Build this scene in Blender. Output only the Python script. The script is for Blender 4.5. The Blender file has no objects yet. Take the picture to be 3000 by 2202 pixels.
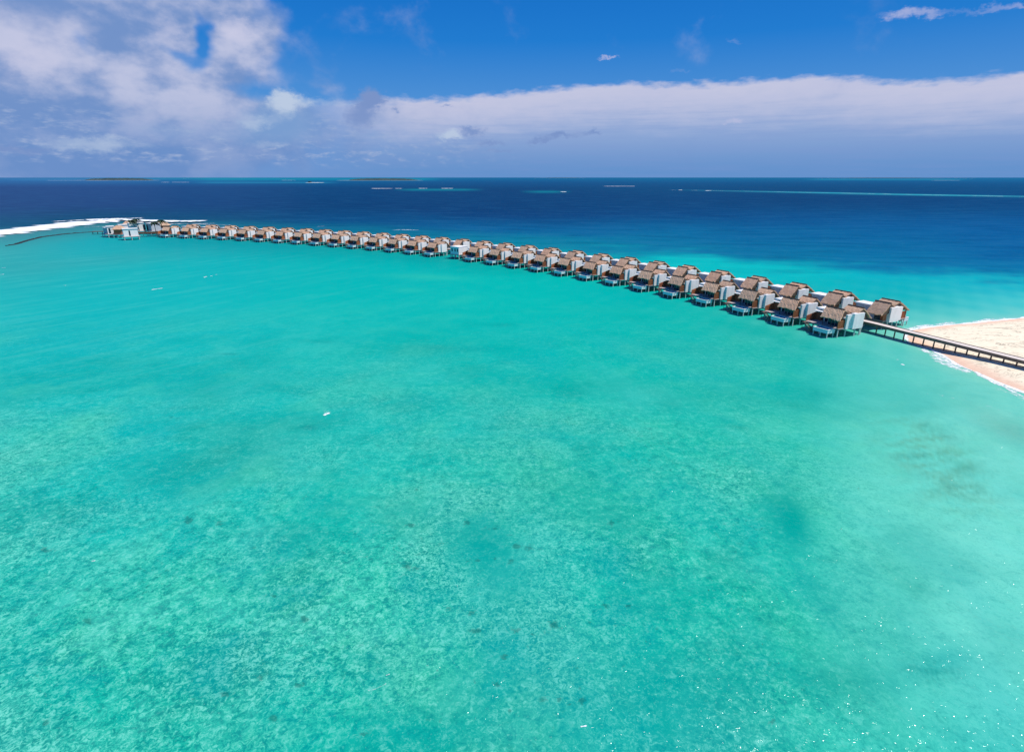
import bpy, math, random
import numpy as np
from mathutils import Vector
random.seed(7); RNG = np.random.default_rng(7)
S = bpy.context.scene; COL = S.collection
R = math.radians

# ------------------------------------------------------------------ camera
W, HT, F, H = 3000, 2202, 1667.0, 36.0
TH = math.atan2(1101 - 520, F)
cd = bpy.data.cameras.new('camera'); cam = bpy.data.objects.new('camera', cd); COL.objects.link(cam)
cam.location = (0, 0, H); cam.rotation_euler = (R(90) - TH, 0, 0)
cd.sensor_width = 36; cd.lens = F / W * 36; cd.clip_start = 1; cd.clip_end = 400000
S.camera = cam

def G(x, y, z=0.0):
    """ground position (at height z) of a spot measured on the photograph"""
    x = np.asarray(x, float); y = np.asarray(y, float)
    dx = x - 1500; dy = F; dz = -(y - 1101)
    Y = dy * math.cos(TH) + dz * math.sin(TH); Z = -dy * math.sin(TH) + dz * math.cos(TH)
    t = (z - H) / Z
    return np.stack([dx * t, Y * t], -1)

# ------------------------------------------------------------------ node helper
class NT:
    def __init__(s, tree): s.t = tree; s.n = tree.nodes; s.l = tree.links
    def put(s, sock, v):
        if v is None: return
        if isinstance(v, bpy.types.NodeSocket): s.l.new(v, sock)
        else:
            try: sock.default_value = v
            except Exception: sock.default_value = (*v, 1.0)
    def m(s, op, a, b=None, c=None, clamp=False):
        n = s.n.new('ShaderNodeMath'); n.operation = op; n.use_clamp = clamp
        for i, v in enumerate((a, b, c)): s.put(n.inputs[i], v)
        return n.outputs[0]
    def vm(s, op, a, b=None):
        n = s.n.new('ShaderNodeVectorMath'); n.operation = op
        s.put(n.inputs[0], a); s.put(n.inputs[1], b)
        return n.outputs['Value'] if op in ('DOT_PRODUCT', 'LENGTH') else n.outputs[0]
    def noise(s, vec, scale, detail=4, rough=.5, dist=0.0, out=0):
        n = s.n.new('ShaderNodeTexNoise'); s.put(n.inputs['Vector'], vec)
        n.inputs['Scale'].default_value = scale; n.inputs['Detail'].default_value = detail
        n.inputs['Roughness'].default_value = rough; n.inputs['Distortion'].default_value = dist
        return n.outputs[out]
    def voro(s, vec, scale, feature='F1'):
        n = s.n.new('ShaderNodeTexVoronoi'); n.feature = feature; s.put(n.inputs['Vector'], vec)
        n.inputs['Scale'].default_value = scale; return n.outputs['Distance']
    def mp(s, v, a, b, c=0.0, d=1.0, smooth=True):
        n = s.n.new('ShaderNodeMapRange'); n.interpolation_type = 'SMOOTHSTEP' if smooth else 'LINEAR'
        s.put(n.inputs[0], v); s.put(n.inputs[1], a); s.put(n.inputs[2], b); s.put(n.inputs[3], c); s.put(n.inputs[4], d)
        return n.outputs[0]
    def mix(s, f, a, b, blend='MIX'):
        n = s.n.new('ShaderNodeMix'); n.data_type = 'RGBA'; n.blend_type = blend
        s.put(n.inputs[0], f); s.put(n.inputs[6], a); s.put(n.inputs[7], b)
        return n.outputs[2]
    def mapping(s, vec, scale=(1, 1, 1), rot=(0, 0, 0), loc=(0, 0, 0)):
        n = s.n.new('ShaderNodeMapping'); s.put(n.inputs[0], vec)
        n.inputs['Scale'].default_value = scale; n.inputs['Rotation'].default_value = rot; n.inputs['Location'].default_value = loc
        return n.outputs[0]
    def ramp(s, f, stops):
        n = s.n.new('ShaderNodeValToRGB'); s.put(n.inputs[0], f); e = n.color_ramp.elements
        while len(e) < len(stops): e.new(.5)
        for k, (p, c) in enumerate(stops): e[k].position = p; e[k].color = (*c, 1)
        return n.outputs[0]
    def combine(s, x, y, z=0.0):
        n = s.n.new('ShaderNodeCombineXYZ')
        for i, v in enumerate((x, y, z)): s.put(n.inputs[i], v)
        return n.outputs[0]
    def sep(s, v):
        n = s.n.new('ShaderNodeSeparateXYZ'); s.put(n.inputs[0], v); return n.outputs

def lin(c):
    return tuple(((v / 255) / 12.92 if v / 255 <= .04045 else ((v / 255 + .055) / 1.055) ** 2.4) for v in c)

# ------------------------------------------------------------------ sky, clouds, sun
SUN_AZ, SUN_EL = 97.0, 60.0
w = bpy.data.worlds.new('World'); S.world = w; w.use_nodes = True
T = NT(w.node_tree); T.n.clear()
STR = 0.1
sky = T.n.new('ShaderNodeTexSky'); sky.sky_type = 'NISHITA'; sky.sun_disc = False
sky.sun_elevation = R(SUN_EL); sky.sun_rotation = R(SUN_AZ); sky.altitude = 0; sky.air_density = 1.0; sky.dust_density = .3; sky.ozone_density = 2.0
tc = T.n.new('ShaderNodeTexCoord').outputs['Generated']
sx, sy, sz = T.sep(tc)
AZ = T.m('MULTIPLY', T.m('ARCTAN2', sx, sy), 57.2958)
EL = T.m('MULTIPLY', T.m('ARCSINE', sz), 57.2958)
def sky_px(x, y):
    dx, dy, dz = x - 1500, F, -(y - 1101)
    Yw = dy * math.cos(TH) + dz * math.sin(TH); Zw = -dy * math.sin(TH) + dz * math.cos(TH)
    return math.degrees(math.atan2(dx, Yw)), math.degrees(math.atan2(Zw, math.hypot(dx, Yw)))
P = T.combine(AZ, T.m('MULTIPLY', EL, 1.6))
# wispy displacement of the cloud coordinates
def centred(v, amp): return T.m('MULTIPLY', T.m('SUBTRACT', v, .5), amp)
dxn = centred(T.noise(P, .13, 3, .5), 9.0); dyn = centred(T.noise(T.mapping(P, loc=(31, 7, 3)), .16, 3, .5), 4.5)
AZd = T.m('ADD', AZ, dxn); ELd = T.m('ADD', EL, dyn)
def blob(x, y, rx, ry, k=1.0, a=None, e=None):
    a0, e0 = sky_px(x, y)
    s_ = math.degrees(1 / 1900)
    u = T.m('MULTIPLY', T.m('SUBTRACT', a or AZd, a0), 1 / (rx * s_)); v = T.m('MULTIPLY', T.m('SUBTRACT', e or ELd, e0), 1 / (ry * s_))
    q = T.m('MULTIPLY_ADD', u, u, T.m('MULTIPLY', v, v))
    return T.m('MULTIPLY', T.m('POWER', 2.718, T.m('MULTIPLY', q, -1.0)), k)
def addall(L):
    o = L[0]
    for v in L[1:]: o = T.m('ADD', o, v)
    return o
# clear sky: the Nishita sky graded to the deep tropical blue of the place
elev_n = T.m('MULTIPLY', T.m('MAXIMUM', EL, 0), 1 / 90)
skyc = T.ramp(elev_n, [(0, lin((104, 148, 208))), (.03, lin((98, 148, 212))), (.075, lin((72, 142, 214))), (.125, lin((22, 122, 208))), (.19, lin((0, 104, 196))), (.5, lin((10, 92, 180))), (1, lin((20, 90, 170)))])
graded = T.vm('SCALE', skyc, None); T.n[-1].inputs[3].default_value = 1 / STR
# luminance of the physical sky steers the graded colour, so it stays a Nishita sky
nis = T.mix(.965, sky.outputs[0], graded)
# far veil below the long cloud bank (lavender haze in the sky)
edge_pts = [(-200, 330), (300, 320), (700, 300), (1000, 288), (1150, 282), (1350, 276), (1510, 262), (1700, 243), (1850, 233), (2000, 236), (2200, 228), (2420, 212), (2560, 225), (2750, 225), (2900, 212), (3000, 200), (3300, 190)]
fc = T.n.new('ShaderNodeFloatCurve')
T.put(fc.inputs[1], T.m('MULTIPLY_ADD', AZ, 1 / 120, .5))
cv = fc.mapping.curves[0]
pts = []
for x, y in edge_pts:
    a, e = sky_px(x, y); pts.append((a / 120 + .5, e / 20))
cv.points[0].location = (0, pts[0][1]); cv.points[1].location = (1, pts[-1][1])
for p in pts: cv.points.new(*p)
fc.mapping.update()
EDGE = T.m('MULTIPLY', fc.outputs[0], 20)
en = centred(T.noise(T.mapping(P, scale=(.6, 1, 1)), .9, 6, .56), 1.5)
below = T.m('SUBTRACT', T.m('ADD', EDGE, en), EL)            # degrees below the top edge of the bank
bank = T.mp(below, -.05, .7)
bank = T.m('MULTIPLY', bank, T.mp(AZ, -22, -8))
streak = T.noise(T.mapping(P, scale=(.12, 1.3, 1)), 1.0, 5, .6)
thick = T.mp(T.m('ADD', below, centred(streak, 3.0)), .5, 4.6, 1.0, 0.0)     # bright upper part fading down
bank_hi = T.mix(streak, lin((180, 188, 222)), lin((206, 206, 226)))
lo_t = T.mp(EL, 0, 5.5)
bank_lo = T.mix(lo_t, lin((100, 146, 204)), lin((152, 174, 216)))
bank_lo = T.mix(T.mp(streak, .35, .75, 0, .25), bank_lo, lin((128, 152, 208)))
bankc = T.mix(thick, bank_lo, bank_hi)
def scaled(c):
    o = T.vm('SCALE', c, None); T.n[-1].inputs[3].default_value = 1 / STR; return o
c1 = T.mix(bank, nis, scaled(bankc))
# cumulus field on the left
fieldn = T.noise(T.mapping(P, rot=(0, 0, R(25)), scale=(1, .8, 1)), .17, 6, .56, .2)
big = addall([blob(-150, 60, 430, 420, 1.0), blob(120, 330, 560, 110, .62), blob(480, 255, 190, 75, .62), blob(395, 165, 95, 100, .42),
              blob(310, 25, 70, 60, .25), blob(493, 95, 52, 70, .62), blob(672, 62, 105, 80, .75), blob(785, 140, 75, 90, .34), blob(560, 20, 60, 40, .3), blob(620, 195, 70, 40, .42),
              blob(240, 430, 900, 75, .38), blob(600, 330, 420, 60, .30), blob(1110, 28, 170, 40, .10), blob(980, 240, 50, 30, .35),
              blob(395, 70, 45, 70, -.28), blob(280, 165, 50, 75, -.6), blob(515, 175, 75, 40, -.95), blob(585, 90, 34, 80, -.75), blob(800, 255, 160, 30, -.3), blob(760, 30, 40, 30, -.2)])
dens = T.m('ADD', big, centred(fieldn, 1.25))
m_big = T.mp(dens, .08, .66)
shade = T.noise(T.mapping(P, loc=(5, 9, 2)), .20, 6, .55)
bigc = T.mix(T.mp(shade, .38, .66), lin((118, 148, 200)), lin((192, 197, 224)))
bigc = T.mix(T.mp(EL, 1.0, 7.0, .75, 0), bigc, lin((104, 142, 200)))
c2 = T.mix(T.m('MULTIPLY', m_big, .93), c1, scaled(bigc))
# low cumulus heaps with bright tops
AZ2 = T.m('ADD', AZ, centred(T.noise(P, .7, 7, .68), 3.6)); EL2 = T.m('ADD', EL, centred(T.noise(T.mapping(P, loc=(3, 17, 5)), .7, 7, .68), 2.0))
fine2 = T.noise(T.mapping(P, scale=(.8, 1.5, 1), loc=(2, 2, 8)), .9, 6, .6)
c2 = T.mix(T.m('MULTIPLY', T.mp(fine2, .48, .78), T.m('MULTIPLY', T.mp(AZ, 4, -14), T.m('MULTIPLY', T.mp(EL, 6.5, 4.0), T.mp(EL, .6, 1.6)))), c2, scaled(lin((160, 178, 214))))
def heap(L, lo, hi, col, base):
    global c_now
    f_ = T.mp(T.m('ADD', addall(L), centred(fieldn, .5)), lo, hi)
    c_now = T.mix(f_, base, scaled(lin(col)))
    return c_now
B2 = lambda x, y, rx, ry, k=1.0: blob(x, y, rx, ry, k, AZ2, EL2)
c3 = heap([B2(830, 350, 130, 75, .9), B2(480, 385, 330, 38, .45), B2(1100, 400, 80, 26, .5), B2(1290, 398, 80, 22, .5), B2(2900, 420, 10, 10, 0)], .25, 1.0, (122, 158, 208), c2)
c3 = heap([B2(835, 305, 56, 46, .78), B2(745, 360, 60, 28, .7), B2(1318, 396, 55, 20, .9), B2(275, 425, 150, 30, .75), B2(950, 300, 140, 22, .55), B2(790, 425, 90, 16, .5)], .30, 1.05, (186, 202, 226), c3)
c3 = heap([B2(100, 190, 110, 55, .6), B2(700, 90, 75, 50, .7), B2(470, 220, 100, 60, .45), B2(500, 90, 50, 50, .5), B2(90, 60, 200, 70, .5)], .3, 1.0, (206, 206, 230), c3)
# small wisps over the right
c3 = heap([B2(2645, 38, 50, 16, .85), B2(2730, 44, 45, 12, .6), B2(2890, 26, 80, 12, .62), B2(2990, 24, 50, 9, .5), B2(1780, 168, 34, 7, .9), B2(2150, 122, 34, 9, .6), B2(1990, 206, 60, 7, .5), B2(2150, 352, 46, 12, .8), B2(2200, 405, 90, 26, .42), B2(1120, 25, 110, 30, .12)], .34, 1.35, (196, 196, 226), c3)
# dusky shreds in front of the bank
c3 = heap([B2(1095, 290, 40, 34, 1.1), B2(1050, 345, 60, 50, .9), B2(1380, 385, 50, 16, .9), B2(1440, 420, 60, 12, .8), B2(1640, 398, 70, 12, 1.0), B2(1740, 385, 40, 10, .9), B2(1580, 415, 50, 8, .8), B2(1470, 445, 60, 8, .7), B2(1310, 310, 24, 6, .8), B2(1160, 325, 16, 8, .7), B2(20, 440, 120, 16, .8), B2(40, 220, 50, 30, .6)], .3, 1.1, (122, 148, 200), c3)
skyout = c3
bg = T.n.new('ShaderNodeBackground'); T.put(bg.inputs[0], skyout); bg.inputs[1].default_value = STR
wo = T.n.new('ShaderNodeOutputWorld'); T.l.new(bg.outputs[0], wo.inputs[0])

sl = bpy.data.lights.new('sun', 'SUN'); so = bpy.data.objects.new('sun', sl); COL.objects.link(so)
sl.energy = 5.0; sl.angle = R(.53); sl.color = (1, .955, .89)
sd = Vector((math.cos(R(SUN_EL)) * math.sin(R(SUN_AZ)), math.cos(R(SUN_EL)) * math.cos(R(SUN_AZ)), math.sin(R(SUN_EL))))
so.rotation_euler = sd.to_track_quat('Z', 'Y').to_euler(); so.location = (0, 0, 200)
S.view_settings.view_transform = 'Standard'; S.view_settings.look = 'None'; S.view_settings.exposure = 0; S.view_settings.gamma = 1
S.cycles.max_bounces = 4; S.cycles.transparent_max_bounces = 8

# ------------------------------------------------------------------ materials
def mat(name, build):
    m = bpy.data.materials.new(name); m.use_nodes = True; t = NT(m.node_tree)
    b = t.n['Principled BSDF']; build(t, b); return m
def obj_coord(t): return t.n.new('ShaderNodeTexCoord').outputs['Object']
def wpos(t): return t.n.new('ShaderNodeNewGeometry').outputs['Position']
def simple(name, c1, c2, scale, rough=.8, stretch=(1, 1, 1), bump=.3, bscale=None, spec=.3):
    def f(t, b):
        p = t.mapping(obj_coord(t), scale=stretch)
        n = t.noise(p, scale, 5, .65)
        t.put(b.inputs['Base Color'], t.mix(t.mp(n, .3, .7), c1, c2)); b.inputs['Roughness'].default_value = rough
        b.inputs['Specular IOR Level'].default_value = spec
        if bump:
            bn = t.n.new('ShaderNodeBump'); bn.inputs['Strength'].default_value = bump; bn.inputs['Distance'].default_value = .05
            t.put(bn.inputs['Height'], t.noise(p, bscale or scale * 3, 3, .6)); t.put(b.inputs['Normal'], bn.outputs[0])
    return mat(name, f)
def thatch_b(t, b):
    p = obj_coord(t)
    rnd = t.n.new('ShaderNodeObjectInfo').outputs['Random']
    n1 = t.noise(p, 1.1, 5, .7); n2 = t.noise(t.mapping(p, scale=(9, 1.2, 1.2)), 1.6, 4, .7); n3 = t.noise(p, 7, 3, .6)
    c = t.mix(t.mp(n1, .3, .7), (.56, .35, .215), (.73, .50, .335))
    c = t.mix(t.mp(n2, .35, .7, 0, .5), c, (.42, .25, .16))
    c = t.mix(t.mp(n3, .5, .8, 0, .45), c, (.86, .66, .48))
    c = t.mix(t.mp(rnd, .3, 1, 0, .5), c, (.58, .33, .21)); c = t.mix(t.mp(rnd, .5, 0, 0, .4), c, (.36, .26, .19))
    t.put(b.inputs['Base Color'], c); b.inputs['Roughness'].default_value = .95; b.inputs['Specular IOR Level'].default_value = .1
    bn = t.n.new('ShaderNodeBump'); bn.inputs['Strength'].default_value = .8; bn.inputs['Distance'].default_value = .12
    t.put(bn.inputs['Height'], t.m('ADD', n2, n3)); t.put(b.inputs['Normal'], bn.outputs[0])
M = {}
M['thatch'] = mat('thatch', thatch_b)
M['ridge'] = simple('ridge_cap', (.05, .035, .03), (.11, .08, .06), 3, .9)
def white_b(t, b):
    p = obj_coord(t); n = t.noise(t.mapping(p, scale=(1, 1, .25)), 1.5, 5, .6)
    t.put(b.inputs['Base Color'], t.mix(t.mp(n, .35, .75, 0, .6), (.86, .83, .79), (.68, .66, .63))); b.inputs['Roughness'].default_value = .7
M['white'] = mat('white_render', white_b)
def timber_b(t, b):
    p = obj_coord(t); n = t.noise(t.mapping(p, scale=(6, 6, .5)), 1.3, 3, .6); rnd = t.n.new('ShaderNodeObjectInfo').outputs['Random']
    c = t.mix(t.mp(n, .35, .65), (.30, .075, .03), (.55, .20, .07)); c = t.mix(t.mp(rnd, 0, 1, 0, .5), c, (.26, .07, .04))
    t.put(b.inputs['Base Color'], c); b.inputs['Roughness'].default_value = .7
M['timber'] = mat('timber', timber_b)
M['deck'] = simple('deck_boards', (.34, .28, .26), (.50, .43, .40), 2.0, .85, (6, .4, 1))
M['jetty'] = simple('boardwalk_boards', (.58, .50, .44), (.72, .64, .56), 1.5, .85, (1, 8, 1))
M['beam'] = simple('dark_beam', (.13, .095, .075), (.22, .165, .13), 2, .85)
M['concrete'] = simple('concrete', (.50, .50, .47), (.66, .65, .62), 2, .85)
M['pool'] = simple('pool_tile', (.55, .70, .70), (.66, .78, .77), 3, .4)
M['glass'] = mat('glass', lambda t, b: (t.put(b.inputs['Base Color'], (.012, .035, .06, 1)), t.put(b.inputs['Roughness'], .08), t.put(b.inputs['Specular IOR Level'], .5)))
def poolw(t, b):
    p = obj_coord(t); n = t.noise(p, 2.5, 3)
    t.put(b.inputs['Base Color'], t.mix(n, (.0, .20, .34), (.0, .36, .48))); b.inputs['Roughness'].default_value = .06; b.inputs['IOR'].default_value = 1.33
    bn = t.n.new('ShaderNodeBump'); bn.inputs['Strength'].default_value = .25; bn.inputs['Distance'].default_value = .03
    t.put(bn.inputs['Height'], t.noise(p, 7, 2)); t.put(b.inputs['Normal'], bn.outputs[0])
M['poolwater'] = mat('pool_water', poolw)
M['gable'] = simple('shaded_gable_boards', (.06, .045, .035), (.13, .095, .07), 2, .9, (1, 5, 1))  # dark brown includes painted shade of the roof overhang
M['shadewall'] = simple('shaded_render', (.42, .44, .47), (.52, .53, .56), 1.5, .8)  # wall render with the shade of unlit sides painted in as grey
M['frond'] = simple('palm_frond', (.012, .028, .012), (.03, .055, .022), 3, .6)
M['leaf'] = simple('shrub_leaf', (.025, .05, .02), (.06, .10, .035), 1, .7)
M['bark'] = simple('palm_bark', (.16, .12, .09), (.25, .2, .15), 5, .9)
M['rock'] = simple('reef_rock', (.008, .014, .016), (.025, .03, .03), .4, .8)
M['isle'] = simple('hazy_island_trees', (.02, .045, .055), (.04, .075, .075), .02, .9, bump=0)  # bluish distance haze painted into the woodland colour
M['isand'] = simple('island_sand', (.55, .52, .44), (.66, .62, .54), .05, .9, bump=0)
def foam_b(t, b):
    uv = t.n.new('ShaderNodeUVMap').outputs[0]; u, v, _ = t.sep(uv); p = wpos(t)
    dn = t.n.new('ShaderNodeAttribute'); dn.attribute_name = 'dens'; dens = dn.outputs['Fac']
    sc = t.n.new('ShaderNodeAttribute'); sc.attribute_name = 'fsc'
    pv = t.vm('SCALE', p, None); t.l.new(sc.outputs['Fac'], t.n[-1].inputs[3])
    n = t.noise(pv, 1.0, 7, .68, .4); n2 = t.voro(pv, 1.7, 'DISTANCE_TO_EDGE')
    a = t.m('ADD', t.m('MULTIPLY', dens, 1.4), t.m('SUBTRACT', t.m('MULTIPLY', n, 2.2), 1.75))
    a = t.m('SUBTRACT', a, t.mp(n2, .0, .25, 0, .22))
    al = t.mp(a, .0, .75)
    b.inputs['Base Color'].default_value = (.80, .82, .82, 1); b.inputs['Roughness'].default_value = .9
    b.inputs['Specular IOR Level'].default_value = .1
    t.put(b.inputs['Alpha'], al)
M['foam'] = mat('sea_foam', foam_b)
def sand_b(t, b):
    p = wpos(t); z = t.sep(p)[2]
    wn = t.noise(p, .25, 4, .6); n = t.noise(p, 1.2, 6, .65); nf = t.noise(p, 9, 3, .7)
    zz = t.m('ADD', z, centred2(t, wn, .35))
    wet = t.mp(zz, .12, .55, 1, 0)
    dry = t.mix(t.mp(n, .3, .75), (.84, .74, .55), (.74, .63, .45)); dry = t.mix(t.mp(nf, .55, .8, 0, .4), dry, (.9, .85, .72))
    # weed and drift lines
    wl = t.noise(t.mapping(p, scale=(.07, .16, 1), rot=(0, 0, R(20))), 1.0, 5, .7, 1.2)
    dry = t.mix(t.mp(t.m('ABSOLUTE', t.m('SUBTRACT', wl, .52)), 0, .02, .85, 0), dry, (.30, .25, .18))
    t.put(b.inputs['Base Color'], t.mix(wet, dry, t.mix(t.mp(n, .3, .7), (.78, .55, .39), (.70, .46, .33)))); b.inputs['Roughness'].default_value = .9; b.inputs['Specular IOR Level'].default_value = .15
    bn = t.n.new('ShaderNodeBump'); bn.inputs['Strength'].default_value = .25; bn.inputs['Distance'].default_value = .08
    t.put(bn.inputs['Height'], n); t.put(b.inputs['Normal'], bn.outputs[0])
def centred2(t, v, amp): return t.m('MULTIPLY', t.m('SUBTRACT', v, .5), amp)
M['sand'] = mat('beach_sand', sand_b)

def sea_b(t, b):
    ca = t.n.new('ShaderNodeAttribute'); ca.attribute_name = 'tint'; base = ca.outputs['Color']
    ra = t.n.new('ShaderNodeAttribute'); ra.attribute_name = 'ripple'; rp = ra.outputs['Fac']     # how clearly seabed texture and painted caustics show
    da = t.n.new('ShaderNodeAttribute'); da.attribute_name = 'deep'; deep = da.outputs['Fac']
    wa = t.n.new('ShaderNodeAttribute'); wa.attribute_name = 'swell'; sw = wa.outputs['Fac']
    p = wpos(t)
    n0 = t.noise(p, .035, 5, .6, .4)         # broad sand / turf patches
    n1 = t.noise(p, .16, 5, .62, .5)
    n2 = t.noise(t.mapping(p, loc=(9, 4, 0)), .75, 5, .7, .3)
    n3 = t.noise(p, 2.4, 4, .75, 1.2)         # fine net of caustic light painted into the seabed colour
    vor = t.voro(t.vm('ADD', p, t.vm('SCALE', t.noise(p, 1.1, 3, .6, 0, 1), None)), 1.25, 'F1')
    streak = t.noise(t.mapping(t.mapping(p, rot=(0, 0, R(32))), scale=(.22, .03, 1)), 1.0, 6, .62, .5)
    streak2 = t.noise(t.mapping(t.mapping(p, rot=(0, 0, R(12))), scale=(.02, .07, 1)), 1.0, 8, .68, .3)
    # sandy lightening where the bottom shows
    sandy = t.m('MULTIPLY', t.mp(n0, .42, .66), rp)
    c = t.mix(t.m('MULTIPLY', sandy, .38), base, (.09, .40, .27, 1))
    fine = t.m('ADD', t.m('MULTIPLY', centred2(t, n3, 2.6), t.m('MULTIPLY_ADD', sandy, .8, .5)), centred2(t, n2, 1.1))
    fine = t.m('SUBTRACT', t.m('MULTIPLY', fine, rp), t.m('MULTIPLY', rp, .03))
    lite = t.m('MAXIMUM', fine, 0.0); dark = t.m('MAXIMUM', t.m('MULTIPLY', fine, -1), 0.0)
    c = t.mix(t.mp(lite, 0, .34, 0, .72, False), c, (.18, .60, .46, 1))
    c = t.mix(t.mp(dark, 0, .32, 0, .85, False), c, (.0, .19, .165, 1))
    mid = centred2(t, n1, 1.0); mid = t.m('MULTIPLY', mid, t.m('MULTIPLY_ADD', rp, .8, .15))
    c = t.mix(t.mp(mid, .0, .25, 0, .38, False), c, (.08, .52, .40, 1)); c = t.mix(t.mp(mid, .0, -.25, 0, .5, False), c, (.0, .27, .25, 1))
    brd = t.m('MULTIPLY', centred2(t, t.noise(t.mapping(t.mapping(p, rot=(0, 0, R(-20))), scale=(.022, .009, 1)), 1.0, 5, .6, .6), 1.0), t.mp(rp, 0, .25))
    c = t.mix(t.mp(brd, .0, .22, 0, .40, False), c, (.08, .52, .42, 1)); c = t.mix(t.mp(brd, .0, -.22, 0, .55, False), c, (.0, .32, .30, 1))
    # long swell streaks over the left of the lagoon
    st = t.m('MULTIPLY', centred2(t, streak, 1.0), sw)
    c = t.mix(t.mp(st, 0, .3, 0, .32, False), c, (.08, .42, .38, 1)); c = t.mix(t.mp(st, 0, -.3, 0, .36, False), c, (.0, .26, .28, 1))
    # wind streaks on open water
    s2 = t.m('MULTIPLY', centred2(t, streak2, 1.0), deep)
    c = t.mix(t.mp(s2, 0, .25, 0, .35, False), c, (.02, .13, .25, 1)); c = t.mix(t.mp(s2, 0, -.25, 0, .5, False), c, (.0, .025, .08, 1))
    # coral heads
    hn = t.noise(p, .9, 4, .7)
    clus = t.mp(t.noise(t.mapping(p, loc=(40, 7, 0)), .055, 4, .6), .46, .66)
    spk = t.mp(t.noise(t.mapping(p, loc=(3, 50, 0)), 1.15, 6, .82), .53, .66)
    c = t.mix(t.m('MULTIPLY', t.m('MULTIPLY', spk, .62), t.m('MULTIPLY', clus, t.mp(rp, .25, .8))), c, (.004, .13, .105, 1))
    lgt = t.mp(t.noise(t.mapping(p, loc=(13, 5, 0)), 3.4, 4, .8), .56, .72)
    c = t.mix(t.m('MULTIPLY', t.m('MULTIPLY', lgt, .45), t.mp(rp, .2, .9)), c, (.24, .70, .50, 1))
    ha = t.n.new('ShaderNodeAttribute'); ha.attribute_name = 'head'
    hm = t.mp(t.m('ADD', ha.outputs['Fac'], t.m('ADD', centred2(t, hn, 2.2), centred2(t, n3, 1.6))), .38, .8)
    hm = t.m('MULTIPLY', hm, t.mp(ha.outputs['Fac'], .05, .3))
    c = t.mix(t.m('MULTIPLY', hm, .52), c, (.006, .085, .075, 1))
    t.put(b.inputs['Base Color'], c)
    # waves
    h = t.m('ADD', t.m('MULTIPLY', t.noise(t.mapping(p, scale=(1, .6, 1), rot=(0, 0, R(25))), .55, 3, .55), .62), t.m('MULTIPLY', t.noise(p, 1.7, 2, .5), .49))
    h = t.m('ADD', h, t.m('MULTIPLY', t.noise(p, .14, 3, .5), 1.2))
    bn = t.n.new('ShaderNodeBump'); bn.inputs['Strength'].default_value = 1; bn.inputs['Distance'].default_value = .55
    t.put(bn.inputs['Height'], h)
    # body colour from below plus a surface reflection thinned by the many facets that face away at low angles
    df = t.n.new('ShaderNodeBsdfDiffuse'); t.put(df.inputs[0], c)
    gl = t.n.new('ShaderNodeBsdfGlossy'); gl.inputs['Roughness'].default_value = .12; t.put(gl.inputs['Normal'], bn.outputs[0]); t.put(gl.inputs[0], (1, 1, 1, 1))
    fr = t.n.new('ShaderNodeFresnel'); fr.inputs['IOR'].default_value = 1.333; t.put(fr.inputs['Normal'], bn.outputs[0])
    k = t.m('MINIMUM', t.m('MULTIPLY', fr.outputs[0], t.mp(deep, 0, 1, .34, .16, False)), .05)
    ms = t.n.new('ShaderNodeMixShader'); t.put(ms.inputs[0], k); t.l.new(df.outputs[0], ms.inputs[1]); t.l.new(gl.outputs[0], ms.inputs[2])
    out = [n for n in t.n if n.type == 'OUTPUT_MATERIAL'][0]; t.l.new(ms.outputs[0], out.inputs[0]); t.n.remove(b)
M['sea'] = mat('sea_water', sea_b)

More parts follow.
